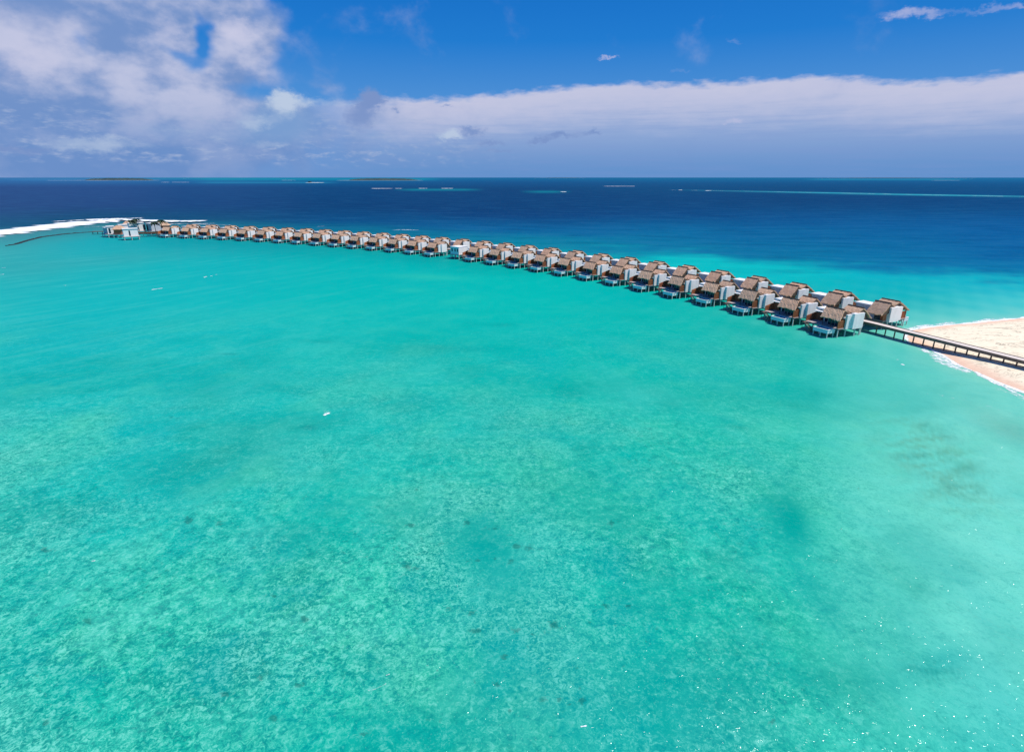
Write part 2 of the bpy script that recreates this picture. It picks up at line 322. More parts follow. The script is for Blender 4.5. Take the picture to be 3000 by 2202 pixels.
# ------------------------------------------------------------------ object helpers
def tag(o, label=None, cat=None, group=None, kind=None):
    if label: o['label'] = label
    if cat: o['category'] = cat
    if group: o['group'] = group
    if kind: o['kind'] = kind
    return o
def empty(name, loc, rz=0.0):
    o = bpy.data.objects.new(name, None); COL.objects.link(o); o.location = loc; o.rotation_euler = (0, 0, rz); o.empty_display_size = .5
    return o
class MB:
    def __init__(s): s.v = []; s.f = []; s.mi = []
    def poly(s, pts, mi=0):
        k = len(s.v); s.v += [tuple(p) for p in pts]; s.f.append(tuple(range(k, k + len(pts)))); s.mi.append(mi); return s
    def hexa(s, p, mi=0):            # 8 corners: bottom 4 ccw, top 4 ccw
        k = len(s.v); s.v += [tuple(q) for q in p]
        for q in ((3, 2, 1, 0), (4, 5, 6, 7), (0, 1, 5, 4), (1, 2, 6, 5), (2, 3, 7, 6), (3, 0, 4, 7)):
            s.f.append(tuple(k + i for i in q)); s.mi.append(mi)
        return s
    def box(s, x0, x1, y0, y1, z0, z1, mi=0):
        return s.hexa([(x0, y0, z0), (x1, y0, z0), (x1, y1, z0), (x0, y1, z0), (x0, y0, z1), (x1, y0, z1), (x1, y1, z1), (x0, y1, z1)], mi)
    def tube(s, a, b, r0, r1=None, n=8, mi=0):
        r1 = r0 if r1 is None else r1; a = Vector(a); b = Vector(b); d = (b - a).normalized()
        u = d.orthogonal().normalized(); w_ = d.cross(u); k = len(s.v)
        for c, r in ((a, r0), (b, r1)):
            for i in range(n):
                q = c + (u * math.cos(i * 2 * math.pi / n) + w_ * math.sin(i * 2 * math.pi / n)) * r; s.v.append(tuple(q))
        for i in range(n): j = (i + 1) % n; s.f.append((k + i, k + j, k + n + j, k + n + i)); s.mi.append(mi)
        s.f.append(tuple(k + n + i for i in range(n))); s.f.append(tuple(k + n - 1 - i for i in range(n))); s.mi += [mi, mi]
        return s
    def build(s, name, mats, parent=None, xf=None, smooth=False):
        v = s.v; f = s.f
        if xf:
            v = [xf(*q) for q in v]
            if xf.flip: f = [tuple(reversed(q)) for q in f]
        me = bpy.data.meshes.new(name); me.from_pydata(v, [], f); me.update()
        for m_ in (mats if isinstance(mats, (list, tuple)) else [mats]): me.materials.append(m_)
        me.polygons.foreach_set('material_index', s.mi)
        if smooth: me.polygons.foreach_set('use_smooth', [True] * len(f))
        o = bpy.data.objects.new(name, me); COL.objects.link(o); o.parent = parent
        return o
def kids(o): return [c for c in bpy.data.objects if c.parent is o]
def copy_tree(o, ch, parent=None):
    c = o.copy(); COL.objects.link(c); c.parent = parent
    for k in ch.get(o.name, []): copy_tree(k, ch, c)
    return c
def child_map(root):
    ch = {}
    for o in bpy.data.objects:
        if o.parent: ch.setdefault(o.parent.name, []).append(o)
    return ch

# ------------------------------------------------------------------ the sea
# seabed depth, plus cloud reflection painted into the far-left deep sea, as colour: keyed along lines that run out from the viewer
def C(*c): return lin(c)
K = np.array([.72, 1.04, .90]) / 1.32
cols = {
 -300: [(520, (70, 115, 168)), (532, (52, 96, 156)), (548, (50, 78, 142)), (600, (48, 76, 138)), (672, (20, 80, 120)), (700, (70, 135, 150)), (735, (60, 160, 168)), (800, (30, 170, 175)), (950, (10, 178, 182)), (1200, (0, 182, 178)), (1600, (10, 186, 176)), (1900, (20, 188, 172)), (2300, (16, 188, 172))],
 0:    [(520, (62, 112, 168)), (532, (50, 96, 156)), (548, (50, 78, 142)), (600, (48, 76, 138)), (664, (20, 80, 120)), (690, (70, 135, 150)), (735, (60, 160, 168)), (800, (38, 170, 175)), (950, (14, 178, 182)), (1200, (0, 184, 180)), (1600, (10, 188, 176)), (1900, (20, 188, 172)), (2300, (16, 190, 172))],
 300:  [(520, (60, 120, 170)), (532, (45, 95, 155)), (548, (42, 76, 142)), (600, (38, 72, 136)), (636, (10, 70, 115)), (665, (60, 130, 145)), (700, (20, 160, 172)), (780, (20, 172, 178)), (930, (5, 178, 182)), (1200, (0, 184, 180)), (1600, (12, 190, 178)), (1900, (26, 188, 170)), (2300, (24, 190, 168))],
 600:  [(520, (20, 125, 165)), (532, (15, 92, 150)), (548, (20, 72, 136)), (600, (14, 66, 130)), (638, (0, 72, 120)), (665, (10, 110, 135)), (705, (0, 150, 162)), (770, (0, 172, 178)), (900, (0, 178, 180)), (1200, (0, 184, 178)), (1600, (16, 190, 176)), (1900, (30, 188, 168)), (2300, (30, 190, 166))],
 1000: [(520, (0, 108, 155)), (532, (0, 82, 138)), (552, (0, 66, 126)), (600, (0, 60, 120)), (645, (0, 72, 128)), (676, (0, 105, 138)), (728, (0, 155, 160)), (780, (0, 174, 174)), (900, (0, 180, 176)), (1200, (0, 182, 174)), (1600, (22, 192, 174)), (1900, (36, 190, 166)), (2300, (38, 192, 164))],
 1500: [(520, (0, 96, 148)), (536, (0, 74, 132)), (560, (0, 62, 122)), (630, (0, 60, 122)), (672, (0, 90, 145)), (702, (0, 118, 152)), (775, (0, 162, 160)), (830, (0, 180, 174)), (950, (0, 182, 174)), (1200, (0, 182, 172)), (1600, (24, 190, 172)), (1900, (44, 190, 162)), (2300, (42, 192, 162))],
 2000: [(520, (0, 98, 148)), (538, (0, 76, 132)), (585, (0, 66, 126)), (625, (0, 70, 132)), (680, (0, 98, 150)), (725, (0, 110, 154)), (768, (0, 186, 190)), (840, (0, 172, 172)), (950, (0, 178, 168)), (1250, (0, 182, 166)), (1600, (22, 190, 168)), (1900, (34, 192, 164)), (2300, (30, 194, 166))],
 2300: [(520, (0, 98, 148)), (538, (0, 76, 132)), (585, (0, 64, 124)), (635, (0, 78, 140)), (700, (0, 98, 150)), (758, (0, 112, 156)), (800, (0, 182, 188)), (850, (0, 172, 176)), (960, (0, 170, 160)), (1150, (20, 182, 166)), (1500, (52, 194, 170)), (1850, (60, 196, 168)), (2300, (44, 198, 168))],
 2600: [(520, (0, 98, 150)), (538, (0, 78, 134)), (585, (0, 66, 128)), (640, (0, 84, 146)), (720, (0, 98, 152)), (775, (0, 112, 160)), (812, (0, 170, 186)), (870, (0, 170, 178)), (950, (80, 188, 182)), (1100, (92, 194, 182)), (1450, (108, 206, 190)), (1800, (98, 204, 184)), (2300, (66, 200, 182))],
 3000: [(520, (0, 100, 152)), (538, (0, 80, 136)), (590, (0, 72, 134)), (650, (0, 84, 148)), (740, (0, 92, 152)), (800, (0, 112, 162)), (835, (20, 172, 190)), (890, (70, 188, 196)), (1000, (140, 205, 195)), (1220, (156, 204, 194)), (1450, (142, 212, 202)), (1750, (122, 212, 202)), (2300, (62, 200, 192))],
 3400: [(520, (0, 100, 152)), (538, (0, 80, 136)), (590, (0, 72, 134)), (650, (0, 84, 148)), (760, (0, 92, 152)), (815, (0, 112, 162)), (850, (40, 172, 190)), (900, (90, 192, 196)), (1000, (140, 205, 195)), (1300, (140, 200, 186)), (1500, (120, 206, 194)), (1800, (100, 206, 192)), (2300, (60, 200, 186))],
}
xs = sorted(cols); YL = np.array([[k[0] for k in cols[x]] for x in xs], float); CL = np.array([[lin(k[1]) for k in cols[x]] for x in xs]) * K
def smooth(t): return t * t * (3 - 2 * t)
def vnoise(x, y, seed=0, octs=4, gain=.55):
    out = np.zeros(len(x)); a = 1.0; tot = 0
    for o in range(octs):
        xi, yi = np.floor(x), np.floor(y); fx, fy = smooth(x - xi), smooth(y - yi)
        def hsh(i, j):
            v = np.sin(i * 127.1 + j * 311.7 + seed * 74.7 + o * 13.3) * 43758.5453; return v - np.floor(v)
        out += a * ((hsh(xi, yi) * (1 - fx) + hsh(xi + 1, yi) * fx) * (1 - fy) + (hsh(xi, yi + 1) * (1 - fx) + hsh(xi + 1, yi + 1) * fx) * fy)
        tot += a; a *= gain; x = x * 2.03 + 5.1; y = y * 2.03 + 1.7
    return out / tot
def tint(px, py):
    px = np.clip(px, xs[0], xs[-1]); j = np.clip(np.searchsorted(xs, px, 'right') - 1, 0, len(xs) - 2)
    xa = np.array(xs, float); t = smooth((px - xa[j]) / (xa[j + 1] - xa[j]))[:, None]
    Y_ = YL[j] * (1 - t) + YL[j + 1] * t; C_ = CL[j] * (1 - t[:, :, None]) + CL[j + 1] * t[:, :, None]
    py = np.clip(py, 520.0, 2300); n = Y_.shape[1]
    k = np.clip((Y_ <= py[:, None]).sum(1) - 1, 0, n - 2); r = np.arange(len(px))
    u = np.clip((py - Y_[r, k]) / (Y_[r, k + 1] - Y_[r, k]), 0, 1)[:, None]; u = u * .5 + smooth(u) * .5
    return C_[r, k] * (1 - u) + C_[r, k + 1] * u
az = np.concatenate([np.arange(-180, -50, 4.0), np.arange(-50, 50, .16), np.arange(50, 180, 4.0)])
az = np.radians(az)
dep_px = np.concatenate([np.arange(2500, 1000, -7.0), np.arange(1000, 560, -3.0), np.arange(560, 521, -1.0), [520.8, 520.5, 520.3]])
rad = [G(1500, y)[1] for y in dep_px]; rad = np.array([2.0, 8.0, 16.0] + [r for r in rad if r > 20]); rad = np.append(rad, [200000.0])
nr, na = len(rad), len(az)
RR, AA = np.meshgrid(rad, az, indexing='ij'); X = (RR * np.sin(AA)).ravel(); Y = (RR * np.cos(AA)).ravel()
# water colour keys are looked up by bearing and depression of each place as surveyed from the mast position
bear = np.clip(np.degrees(AA.ravel()), -50, 50); Rr = RR.ravel()
Xs = Rr * np.sin(np.radians(bear)); Ys = Rr * np.cos(np.radians(bear))
Zc = Ys * math.cos(TH) + H * math.sin(TH); Yc = Ys * math.sin(TH) - H * math.cos(TH)
px = 1500 + F * Xs / Zc; py = 1101 - F * Yc / Zc
py = np.where(Rr < 30, 2250, py)
wob = (np.sin(px * .006 + py * .05) * 5 + np.sin(px * .017 + 1 + py * .09) * 4) * np.clip((px - 1300) / 500, 0, 1) + np.sin(px * .013 + 1.3) * 4 + np.sin(px * .041 + py * .03) * 2.2 + np.sin(px * .09 + 2) * 1.2
wob = wob * .6 + (vnoise(px / 210, py / 14, 1) - .5) * 46 * np.clip((px - 900) / 700, .2, 1)
pyw = np.where((py > 640) & (py < 1000), py + wob * np.clip((py - 640) / 80, 0, 1) * np.clip((960 - py) / 100, 0, 1), py)
tc_ = tint(px, pyw)
tc_ = tc_ * (1 - .22 * np.clip((670 - py) / 60, 0, 1) * np.clip((py - 530) / 20, 0, 1))[:, None]
def B(x, y, rx, ry, ang=0):
    c, s_ = math.cos(R(ang)), math.sin(R(ang)); u = ((px - x) * c + (py - y) * s_) / rx; v = (-(px - x) * s_ + (py - y) * c) / ry
    return np.exp(-(u * u + v * v))
def over(f, col):
    global tc_
    f = np.clip(f, 0, 1)[:, None]; tc_ = tc_ * (1 - f) + np.array(lin(col)) * K * f
PS = [G(x, y) for x, y in [(2655, 984), (2695, 1013), (2762, 1040), (2810, 1071), (2920, 1119), (3000, 1149), (3100, 1195), (3300, 1290)]]; PN = [G(x, y) for x, y in [(2655, 984), (2700, 962), (2809, 949), (2886, 942), (3000, 931), (3120, 918), (3350, 900)]]
def shore(pl):
    d = np.full(len(px), 1e9)
    for a, b in zip(pl[:-1], pl[1:]):
        ab = b - a; t_ = np.clip(((X - a[0]) * ab[0] + (Y - a[1]) * ab[1]) / (ab @ ab), 0, 1); d = np.minimum(d, np.hypot(X - a[0] - ab[0] * t_, Y - a[1] - ab[1] * t_))
    return d
ds, dn_ = shore(PS), shore(PN); nz = 1 + .25 * np.sin(X * .35 + Y * .2) + .2 * np.sin(X * .9 - Y * .6)
over(np.exp(-ds / (12 * nz)) * .6, (120, 200, 182)); over(np.exp(-ds / (3.2 * nz)) * .75, (186, 206, 184)); over(np.exp(-dn_ / (14 * nz)) * .6, (120, 204, 204)); over(np.exp(-dn_ / (4 * nz)) * .6, (176, 204, 200))
over(np.clip((px - 2300) / 650, 0, 1) ** 1.2 * np.clip((py - 1020) / 160, 0, 1) * (.5 + .3 * vnoise(px / 160, py / 60, 4)) * np.clip((2350 - py) / 500, .3, 1), (150, 224, 210))
wv = np.clip((vnoise(px / 75, py / 11 + px / 90, 3, 5, .6) - .36) * 3.2, 0, 1.15)
over(np.clip(B(2700, 1300, 130, 75, 20) + B(2800, 1420, 150, 90, 25), 0, 1) * .62 * wv, (118, 162, 138))
wv2 = np.clip((vnoise(px / 55, py / 8 + px / 70, 7, 5, .65) - .34) * 3.0, 0, 1.2)
over(wv2 * (B(2690, 1335, 80, 14, -4) * .6 + B(2730, 1255, 60, 16, 12) * .45 + B(2830, 1370, 80, 16, 22) * .5 + B(2800, 1430, 90, 30, 10) * .5 + B(2600, 1300, 60, 9, 4) * .4), (78, 132, 118))
over(B(2725, 1960, 85, 32, 8) * wv2 * 1.0, (44, 122, 108)); over(B(2760, 1940, 130, 50, -18) * .5, (0, 160, 158))
over(B(2960, 1260, 120, 36, 24) * .5, (150, 170, 160)); over(B(2990, 1800, 200, 200) * .25, (130, 214, 200))
over(B(2430, 1640, 45, 8, 3) * .55 + B(2160, 1252, 40, 5, 3) * .5 + B(2700, 1722, 50, 22, 15) * .3, (20, 140, 126))
pm = vnoise(X / 34 + Y / 60, Y / 26 - X / 70, 11, 5, .58); pm2 = vnoise(X / 11, Y / 8, 15, 5, .6); nearm = np.clip((py - 860) / 450, 0, 1) * np.clip(1.1 - .6 * np.clip((px - 2250) / 500, 0, 1), 0, 1)
over(np.clip((pm - .5) * 5, 0, 1) * .42 * nearm, (92, 200, 168)); over(np.clip((.48 - pm) * 6, 0, 1) * .68 * nearm, (0, 160, 152))
over(np.clip((pm2 - .56) * 6, 0, 1) * .30 * nearm, (110, 206, 172)); over(np.clip((.44 - pm2) * 7, 0, 1) * .42 * nearm, (0, 148, 138))
SM = (B(1660, 1440, 190, 90) * .4 + B(2290, 1480, 90, 70, 50) * .65 + B(2330, 1560, 60, 80, -20) * .6 + B(1820, 1530, 110, 55) * .6 + B(1460, 1660, 90, 150, -25) * .7 + B(1380, 1580, 90, 70) * .45 + B(1180, 1520, 130, 80) * .45 + B(1960, 2130, 60, 80) * .5 + B(1100, 1950, 90, 60) * .35 + B(880, 1560, 160, 60, 10) * .3 + B(1650, 1130, 300, 40, 3) * .35 + B(1250, 1010, 260, 36) * .25 + B(620, 1150, 60, 60) * .35); over(SM * 1.15, (0, 160, 148))
SD = (B(1500, 1850, 260, 120) * .45 + B(1650, 2020, 200, 110, 20) * .40 + B(1420, 1480, 130, 40, 30) * .35 + B(860, 1760, 110, 110, -50) * .4 + B(1900, 1620, 80, 60) * .35 + B(1580, 1360, 120, 90) * .3 + B(260, 1900, 120, 90, -30) * .3 + B(2150, 1600, 70, 60) * .3 + B(2550, 1850, 90, 160) * .3); over(SD, (76, 184, 152))
over(B(1260, 812, 120, 9, 2) * .45 + B(1200, 850, 50, 8) * .35 + B(1350, 880, 60, 12, -8) * .3 + B(1690, 1100, 60, 18, 10) * .35, (60, 190, 172))
over(B(1470, 952, 50, 6) * .35 + B(1320, 1020, 140, 7, 2) * .3 + B(905, 1252, 26, 6) * .8 + B(670, 1037, 30, 3) * .6 + B(930, 1000, 60, 5, 2) * .3, (0, 140, 140))
over(B(330, 760, 260, 20, -4) * .45 + B(60, 790, 160, 30) * .35 + B(200, 700, 230, 10, -8) * .3, (64, 156, 164))
# individual coral heads seen on the bottom
heads = [(1455, 1545), (1400, 1640), (1286, 1596), (1205, 1540), (1380, 1796), (1405, 1846), (1478, 1922), (1456, 2002), (1260, 2140), (1065, 2150), (760, 1985), (660, 2032), (800, 2100), (890, 1810), (860, 1745), (805, 1745), (220, 1805), (105, 1975), (1510, 1600), (1545, 1610), (1495, 1640), (1370, 1530), (1620, 1830), (1730, 1825), (1690, 1960), (1700, 2015), (1605, 2052), (1705, 2052), (1560, 1855), (1512, 1850), (1185, 1660), (1160, 1620), (640, 1530), (555, 1525), (130, 1610), (130, 2120), (290, 2080), (255, 1818), (1925, 1840), (1770, 1770), (1840, 1772), (2265, 2110), (1790, 1530), (500, 1220), (870, 2005), (1255, 2100)]
HEAD = np.zeros(len(px))
rh = random.Random(21)
for _ in range(150):
    cx0, cy0 = rh.choice([(700, 1950, 420, 190), (1500, 1900, 330, 220), (1400, 1620, 260, 120), (1750, 1950, 260, 180), (300, 1950, 260, 180), (1000, 1720, 500, 200), (1150, 2130, 300, 60)])[:2], None; (hx, hy) = (rh.gauss(cx0[0], 240), rh.gauss(cx0[1], 120)); q = rh.uniform(.3, 1.0) ** 2
    HEAD += B(hx, hy, 4 + 9 * q, 3 + 6 * q, rh.uniform(-30, 30)) * rh.uniform(.25, .6)
for i, (hx, hy) in enumerate(heads):
    s_ = random.uniform(.7, 1.25)
    HEAD += B(hx, hy, 10.5 * s_, 7 * s_, random.uniform(-20, 20)) * random.uniform(.4, .95) + B(hx + random.uniform(-30, 30), hy + random.uniform(-12, 12), 34 * s_, 15 * s_) * .34
# far reefs that colour the water
def far(x0, x1, y, h, col, k=1.0):
    f = np.clip((px - x0) / 60, 0, 1) * np.clip((x1 - px) / 60, 0, 1) * np.exp(-((py - y) / h) ** 2) * k; over(f, col)
far(560, 1300, 525, 4, (0, 135, 165), .7); far(560, 1000, 535, 2, (40, 140, 180), .6)
far(1150, 1420, 556, 3, (0, 125, 150), .85); far(1520, 1680, 562, 3.2, (0, 125, 150), .85)
far(0, 250, 527, 2, (60, 120, 175), .6)
yl = 556 + (px - 1950) * .0195; f_ = np.clip((px - 1950) / 500, 0, 1) * np.exp(-((py - yl) / 1.7) ** 2) * .95; over(f_, (60, 170, 195))
far(2350, 2850, 526, 1.6, (40, 150, 180), .6)
rip = np.clip((py - 880) / 800, 0, 1) ** .85
rip = rip * np.clip(1.05 - .75 * np.clip((px - 2150) / 500, 0, 1), .12, 1)
rip = np.clip(rip * (1 + .35 * np.clip((900 - px) / 900, 0, 1)), 0, 1)
rip = np.clip(rip * (1 - .8 * np.clip(SM, 0, 1)) * (1 + .7 * np.clip(SD, 0, 1)) * np.clip(.6 + (pm - .35) * 3.0, .62, 1.35) * (1 + .35 * np.clip((py - 1700) / 400, 0, 1)), 0, 1.6)
deep = np.clip((760 + np.clip((px - 1000) * .06, -80, 80) - py) / 80, 0, 1)
swell = np.clip((1500 - px) / 1300, 0, 1) * np.clip((py - 700) / 60, 0, 1) * np.clip((1750 - py) / 700, 0, 1)
swell = np.maximum(swell, .35 * np.clip((px - 2300) / 300, 0, 1) * (py > 950))
faces = []
ii = np.arange(nr - 1)[:, None] * na; jj = np.arange(na)[None, :]; jn = (jj + 1) % na
quads = np.stack([(ii + jj).ravel(), (ii + jn).ravel(), (ii + na + jn).ravel(), (ii + na + jj).ravel()], -1)[:, ::-1]
cidx = len(X); X = np.append(X, 0); Y = np.append(Y, 0)
nq = len(quads); nv = len(X)
tri = np.stack([np.full(na, cidx), np.arange(na), (np.arange(na) + 1) % na], -1)[:, ::-1]
me = bpy.data.meshes.new('sea'); me.vertices.add(nv)
me.vertices.foreach_set('co', np.stack([X, Y, np.zeros(nv)], -1).ravel())
me.loops.add(nq * 4 + na * 3); me.loops.foreach_set('vertex_index', np.concatenate([quads.ravel(), tri.ravel()]).astype(np.int32))
me.polygons.add(nq + na); me.polygons.foreach_set('loop_start', np.concatenate([np.arange(nq) * 4, nq * 4 + np.arange(na) * 3]).astype(np.int32))
me.update(calc_edges=True); me.validate()
def addattr(me, name, arr):
    a = me.attributes.new(name, 'FLOAT', 'POINT'); a.data.foreach_set('value', arr.astype(np.float32))
ca = me.attributes.new('tint', 'FLOAT_COLOR', 'POINT')
ca.data.foreach_set('color', np.concatenate([np.append(tc_, tc_[:1], 0), np.ones((nv, 1))], 1).astype(np.float32).ravel())
for nme, arr in (('head', HEAD), ('ripple', rip), ('deep', deep), ('swell', swell)): addattr(me, nme, np.append(arr, arr[0]))
me.materials.append(M['sea'])
if me.polygons[0].normal.z < 0: me.flip_normals()
sea = bpy.data.objects.new('sea', me); COL.objects.link(sea); tag(sea, kind='structure')

# ------------------------------------------------------------------ beach
north = [(2655, 984), (2668, 968), (2700, 962), (2759, 954), (2809, 949), (2850, 947), (2886, 942), (2940, 937), (3000, 931), (3120, 918), (3350, 900), (3700, 880)]
south = [(2655, 984), (2665, 1003), (2695, 1013), (2721, 1021), (2762, 1040), (2785, 1056), (2810, 1071), (2857, 1089), (2920, 1119), (3000, 1149), (3100, 1195), (3300, 1290), (3700, 1420)]
def polyline(pts):
    return np.array([G(x, y) for x, y in pts])
nl, sl_ = polyline(north), polyline(south)
def resample(pl, n):
    d = np.r_[0, np.cumsum(np.linalg.norm(np.diff(pl, axis=0), axis=1))]; t = np.linspace(0, d[-1], n)
    o = np.stack([np.interp(t, d, pl[:, 0]), np.interp(t, d, pl[:, 1])], -1)
    for _ in range(3): o[1:-1] = (o[:-2] + o[2:] + 2 * o[1:-1]) / 4
    return o
NN = 150
a_, b_ = resample(nl, NN), resample(sl_, NN)
# match by spreading across; height rises with distance from the nearer shore
MM = 70; V = []
bl = np.concatenate([a_, b_])
for i in range(NN):
    for k in range(MM):
        s_ = -.06 + 1.12 * k / (MM - 1); p = a_[i] * (1 - s_) + b_[i] * s_
        if s_ < 0: d = -np.linalg.norm(p - a_[i])
        elif s_ > 1: d = -np.linalg.norm(p - b_[i])
        else: d = np.min(np.linalg.norm(bl - p, axis=1))
        z = (1.35 * (1 - math.exp(-d / 9.0)) if d > 0 else d * .12)
        z += .04 * math.sin(p[0] * .7 + p[1] * .3) * (d > 2) - .01
        V.append((p[0], p[1], z))
fs = [(i * MM + k, i * MM + k + 1, (i + 1) * MM + k + 1, (i + 1) * MM + k) for i in range(NN - 1) for k in range(MM - 1)]
mb = MB(); mb.v = V; mb.f = fs; mb.mi = [0] * len(fs)
beach = mb.build('beach', M['sand'], smooth=True); tag(beach, kind='structure')
if beach.data.polygons[len(fs) // 2].normal.z < 0: beach.data.flip_normals()

# ------------------------------------------------------------------ foam: ragged sheets that float on the water
def foam_strip(pts, wid, dens, fsc, name, z=.02, n=None, lift=0.0, m=8, world=False, taper=.06):
    pl = np.array(pts, float) if world else polyline(pts); L = np.linalg.norm(np.diff(pl, axis=0), axis=1).sum()
    n = n or int(max(12, min(300, L / max(wid * .5, .4)))); c = resample(pl, n)
    tg = np.gradient(c, axis=0); tg /= np.linalg.norm(tg, axis=1)[:, None]; nm = np.stack([-tg[:, 1], tg[:, 0]], -1)
    mb = MB(); dv = []; 
    for i in range(n):
        wl = wid * (.75 + .35 * math.sin(i * .7 + wid) + .25 * math.sin(i * .23)); e = min(1, i / (n * taper + .01), (n - 1 - i) / (n * taper + .01))
        for k in range(m):
            s_ = k / (m - 1) * 2 - 1; q = c[i] + nm[i] * s_ * wl
            mb.v.append((q[0], q[1], z + lift * max(0, 1 - s_ * s_))); dv.append(dens * (1 - abs(s_) ** 2.2) * (.35 + .65 * e))
    for i in range(n - 1):
        for k in range(m - 1): mb.f.append((i * m + k, i * m + k + 1, (i + 1) * m + k + 1, (i + 1) * m + k)); mb.mi.append(0)
    return mb, dv, [fsc] * len(dv)
foam_parts = []
def foam(name, strips):
    MBs = MB(); dv = []; fv = []
    for mb, d, f in strips:
        k = len(MBs.v); MBs.v += mb.v; MBs.f += [tuple(q + k for q in ff) for ff in mb.f]; MBs.mi += mb.mi; dv += d; fv += f
    o = MBs.build(name, M['foam'], smooth=True)
    addattr(o.data, 'dens', np.array(dv)); addattr(o.data, 'fsc', np.array(fv)); tag(o, kind='stuff')
    if o.data.polygons[0].normal.z < 0: o.data.flip_normals()
    return o
st = []
st.append(foam_strip([(2700, 960), (2672, 966), (2656, 976), (2652, 988), (2662, 1003), (2690, 1014), (2720, 1024)], .8, 1.0, 1.0, '', z=.06))
st.append(foam_strip(south[2:11], 1.5, .98, .9, '', z=.05))
st.append(foam_strip([(2690, 1018), (2740, 1040), (2790, 1070), (2850, 1096)], 2.8, .85, .7, '', z=.03))
st.append(foam_strip([(2860, 1095), (2930, 1128), (3010, 1168)], 1.0, .9, 1.2, '', z=.035))
st.append(foam_strip([(2900, 1132), (2960, 1150), (3020, 1178), (3080, 1210)], 1.6, .62, 1.0, '', z=.03))
st.append(foam_strip([(2680, 1146), (2780, 1162), (2880, 1184), (2960, 1212), (3060, 1250)], 1.1, .50, 1.0, '', z=.03))
st.append(foam_strip([(2640, 1066), (2651, 1070)], .5, .9, 1.6, '', z=.03, n=8)); 
st.append(foam_strip([(2625, 1052), (2637, 1056)], .3, .7, 1.6, '', z=.03, n=8))
st.append(foam_strip(north[1:11], 1.6, 1.1, .8, '', z=.05))
st.append(foam_strip([(2650, 966), (2700, 957), (2760, 949), (2800, 943)], 2.0, .8, .7, '', z=.03))
st.append(foam_strip([(2740, 938), (2775, 942), (2810, 944)], 1.2, .6, .7, '', z=.035)); st.append(foam_strip([(2850, 944), (2890, 936), (2960, 932)], 1.4, .8, .7, '', z=.035))
foam('shore_foam', st)
st = []
for pts, wd, dn in [([(948, 1217), (956, 1213), (966, 1209)], .35, 1.2), ([(950, 1212), (958, 1208)], .15, .9), ([(940, 1205), (962, 1204), (970, 1209)], .2, .6),
                    ([(443, 849), (462, 846), (478, 844)], .5, 1.05), ([(597, 813), (606, 810)], .45, 1.0), ([(616, 808), (622, 808)], .5, 1.0), ([(630, 805), (636, 804)], .4, .9),
                    ([(4, 785), (18, 784)], .5, 1.0), ([(-10, 805), (14, 803)], .5, 1.0), ([(186, 836), (194, 836)], .4, .9),
                    ([(1075, 2023), (1100, 2018), (1120, 2008), (1135, 2000)], .10, .72), ([(1130, 1978), (1142, 1974)], .08, .9), ([(1700, 2128), (1720, 2125)], .08, .9), ([(268, 1643), (280, 1642)], .12, .9),
                    ([(925, 664), (960, 662)], 1.5, .7), ([(1145, 675), (1170, 673), (1230, 674)], 3.0, .8), ([(560, 655), (610, 658), (690, 660)], 4, .75)]:
    st.append(foam_strip(pts, wd, dn, 1.2 if wd < 1 else .4, '', z=.03, n=14))
foam('whitecaps', st)
st = [foam_strip([(-420, 738), (-200, 708), (0, 684), (130, 668), (250, 653), (340, 648)], 21, 2.0, .05, '', z=.1, lift=1.0, n=260, m=22, taper=.02),
      foam_strip([(250, 648), (340, 646), (440, 650), (520, 652), (612, 651)], 9, 1.45, .1, '', z=.6, lift=1.0, n=160, m=14, taper=.03),
      foam_strip([(-200, 705), (0, 686), (80, 677), (140, 674)], 2.4, .8, .3, '', z=.05),
      foam_strip([(140, 652), (200, 649), (300, 643), (430, 640)], 5, .95, .16, '', z=.06, lift=.8),
      foam_strip([(240, 666), (290, 664), (340, 660)], 2, .75, .3, '', z=.05), foam_strip([(470, 656), (540, 656), (640, 654)], 5, .8, .2, '', z=.05), foam_strip([(280, 673), (320, 668)], 2, .6, .3, '', z=.05)]
foam('reef_surf', st)
st = []
for x0, x1, y, wd in [(130, 245, 529, 45), (250, 330, 529, 30), (330, 455, 528.6, 40), (472, 500, 534.5, 40), (500, 560, 534.5, 40), (255, 300, 523, 90), (535, 560, 523, 110), (1085, 1155, 553.3, 14), (1225, 1255, 553, 12), (1290, 1330, 553, 14), (1640, 1660, 563.5, 16), (890, 955, 536, 25), (820, 870, 528.5, 35), (1760, 1870, 546.5, 14), (1985, 2000, 558, 9), (2065, 2085, 560, 8), (2720, 2820, 529, 30), (1580, 1680, 521.5, 200), (1155, 1180, 553.3, 10)]:
    st.append(foam_strip([(x0, y), ((x0 + x1) / 2, y), (x1, y)], wd, 1.2, 1 / (wd * .8), '', z=.4, lift=1.2, n=24, taper=.15))
st.append(foam_strip([(1960, 556.5), (2200, 561), (2500, 567), (3000, 577), (3200, 581)], 7, .78, .02, '', z=.3, n=200, taper=.01))
foam('outer_reef_surf', st)

# ------------------------------------------------------------------ jetty path
cx = [0.0011445900322534482, -0.21480155637319165, -5.351102641488186, 75.19333570232818]
cy = [-0.0008029025135675625, -0.10246302295409372, 11.979630340997105, 129.84973377235193]
def frame(i):
    p = np.array([np.polyval(cx, i), np.polyval(cy, i)]); t = np.array([np.polyval(np.polyder(cx), i), np.polyval(np.polyder(cy), i)]); t /= np.linalg.norm(t)
    return p, -t, np.array([t[1], -t[0]])      # origin, local +x (towards the beach), local +y (towards the boardwalk)
JY = 14.9
class XF:
    def __init__(s, mirror, ox=-3.6, oy=6.0): s.flip = mirror; s.mirror = mirror; s.ox = ox; s.oy = oy
    def __call__(s, x, y, z):
        if s.mirror: y = -(y - s.oy)
        else: y = y - s.oy
        return (x - s.ox, y, z)

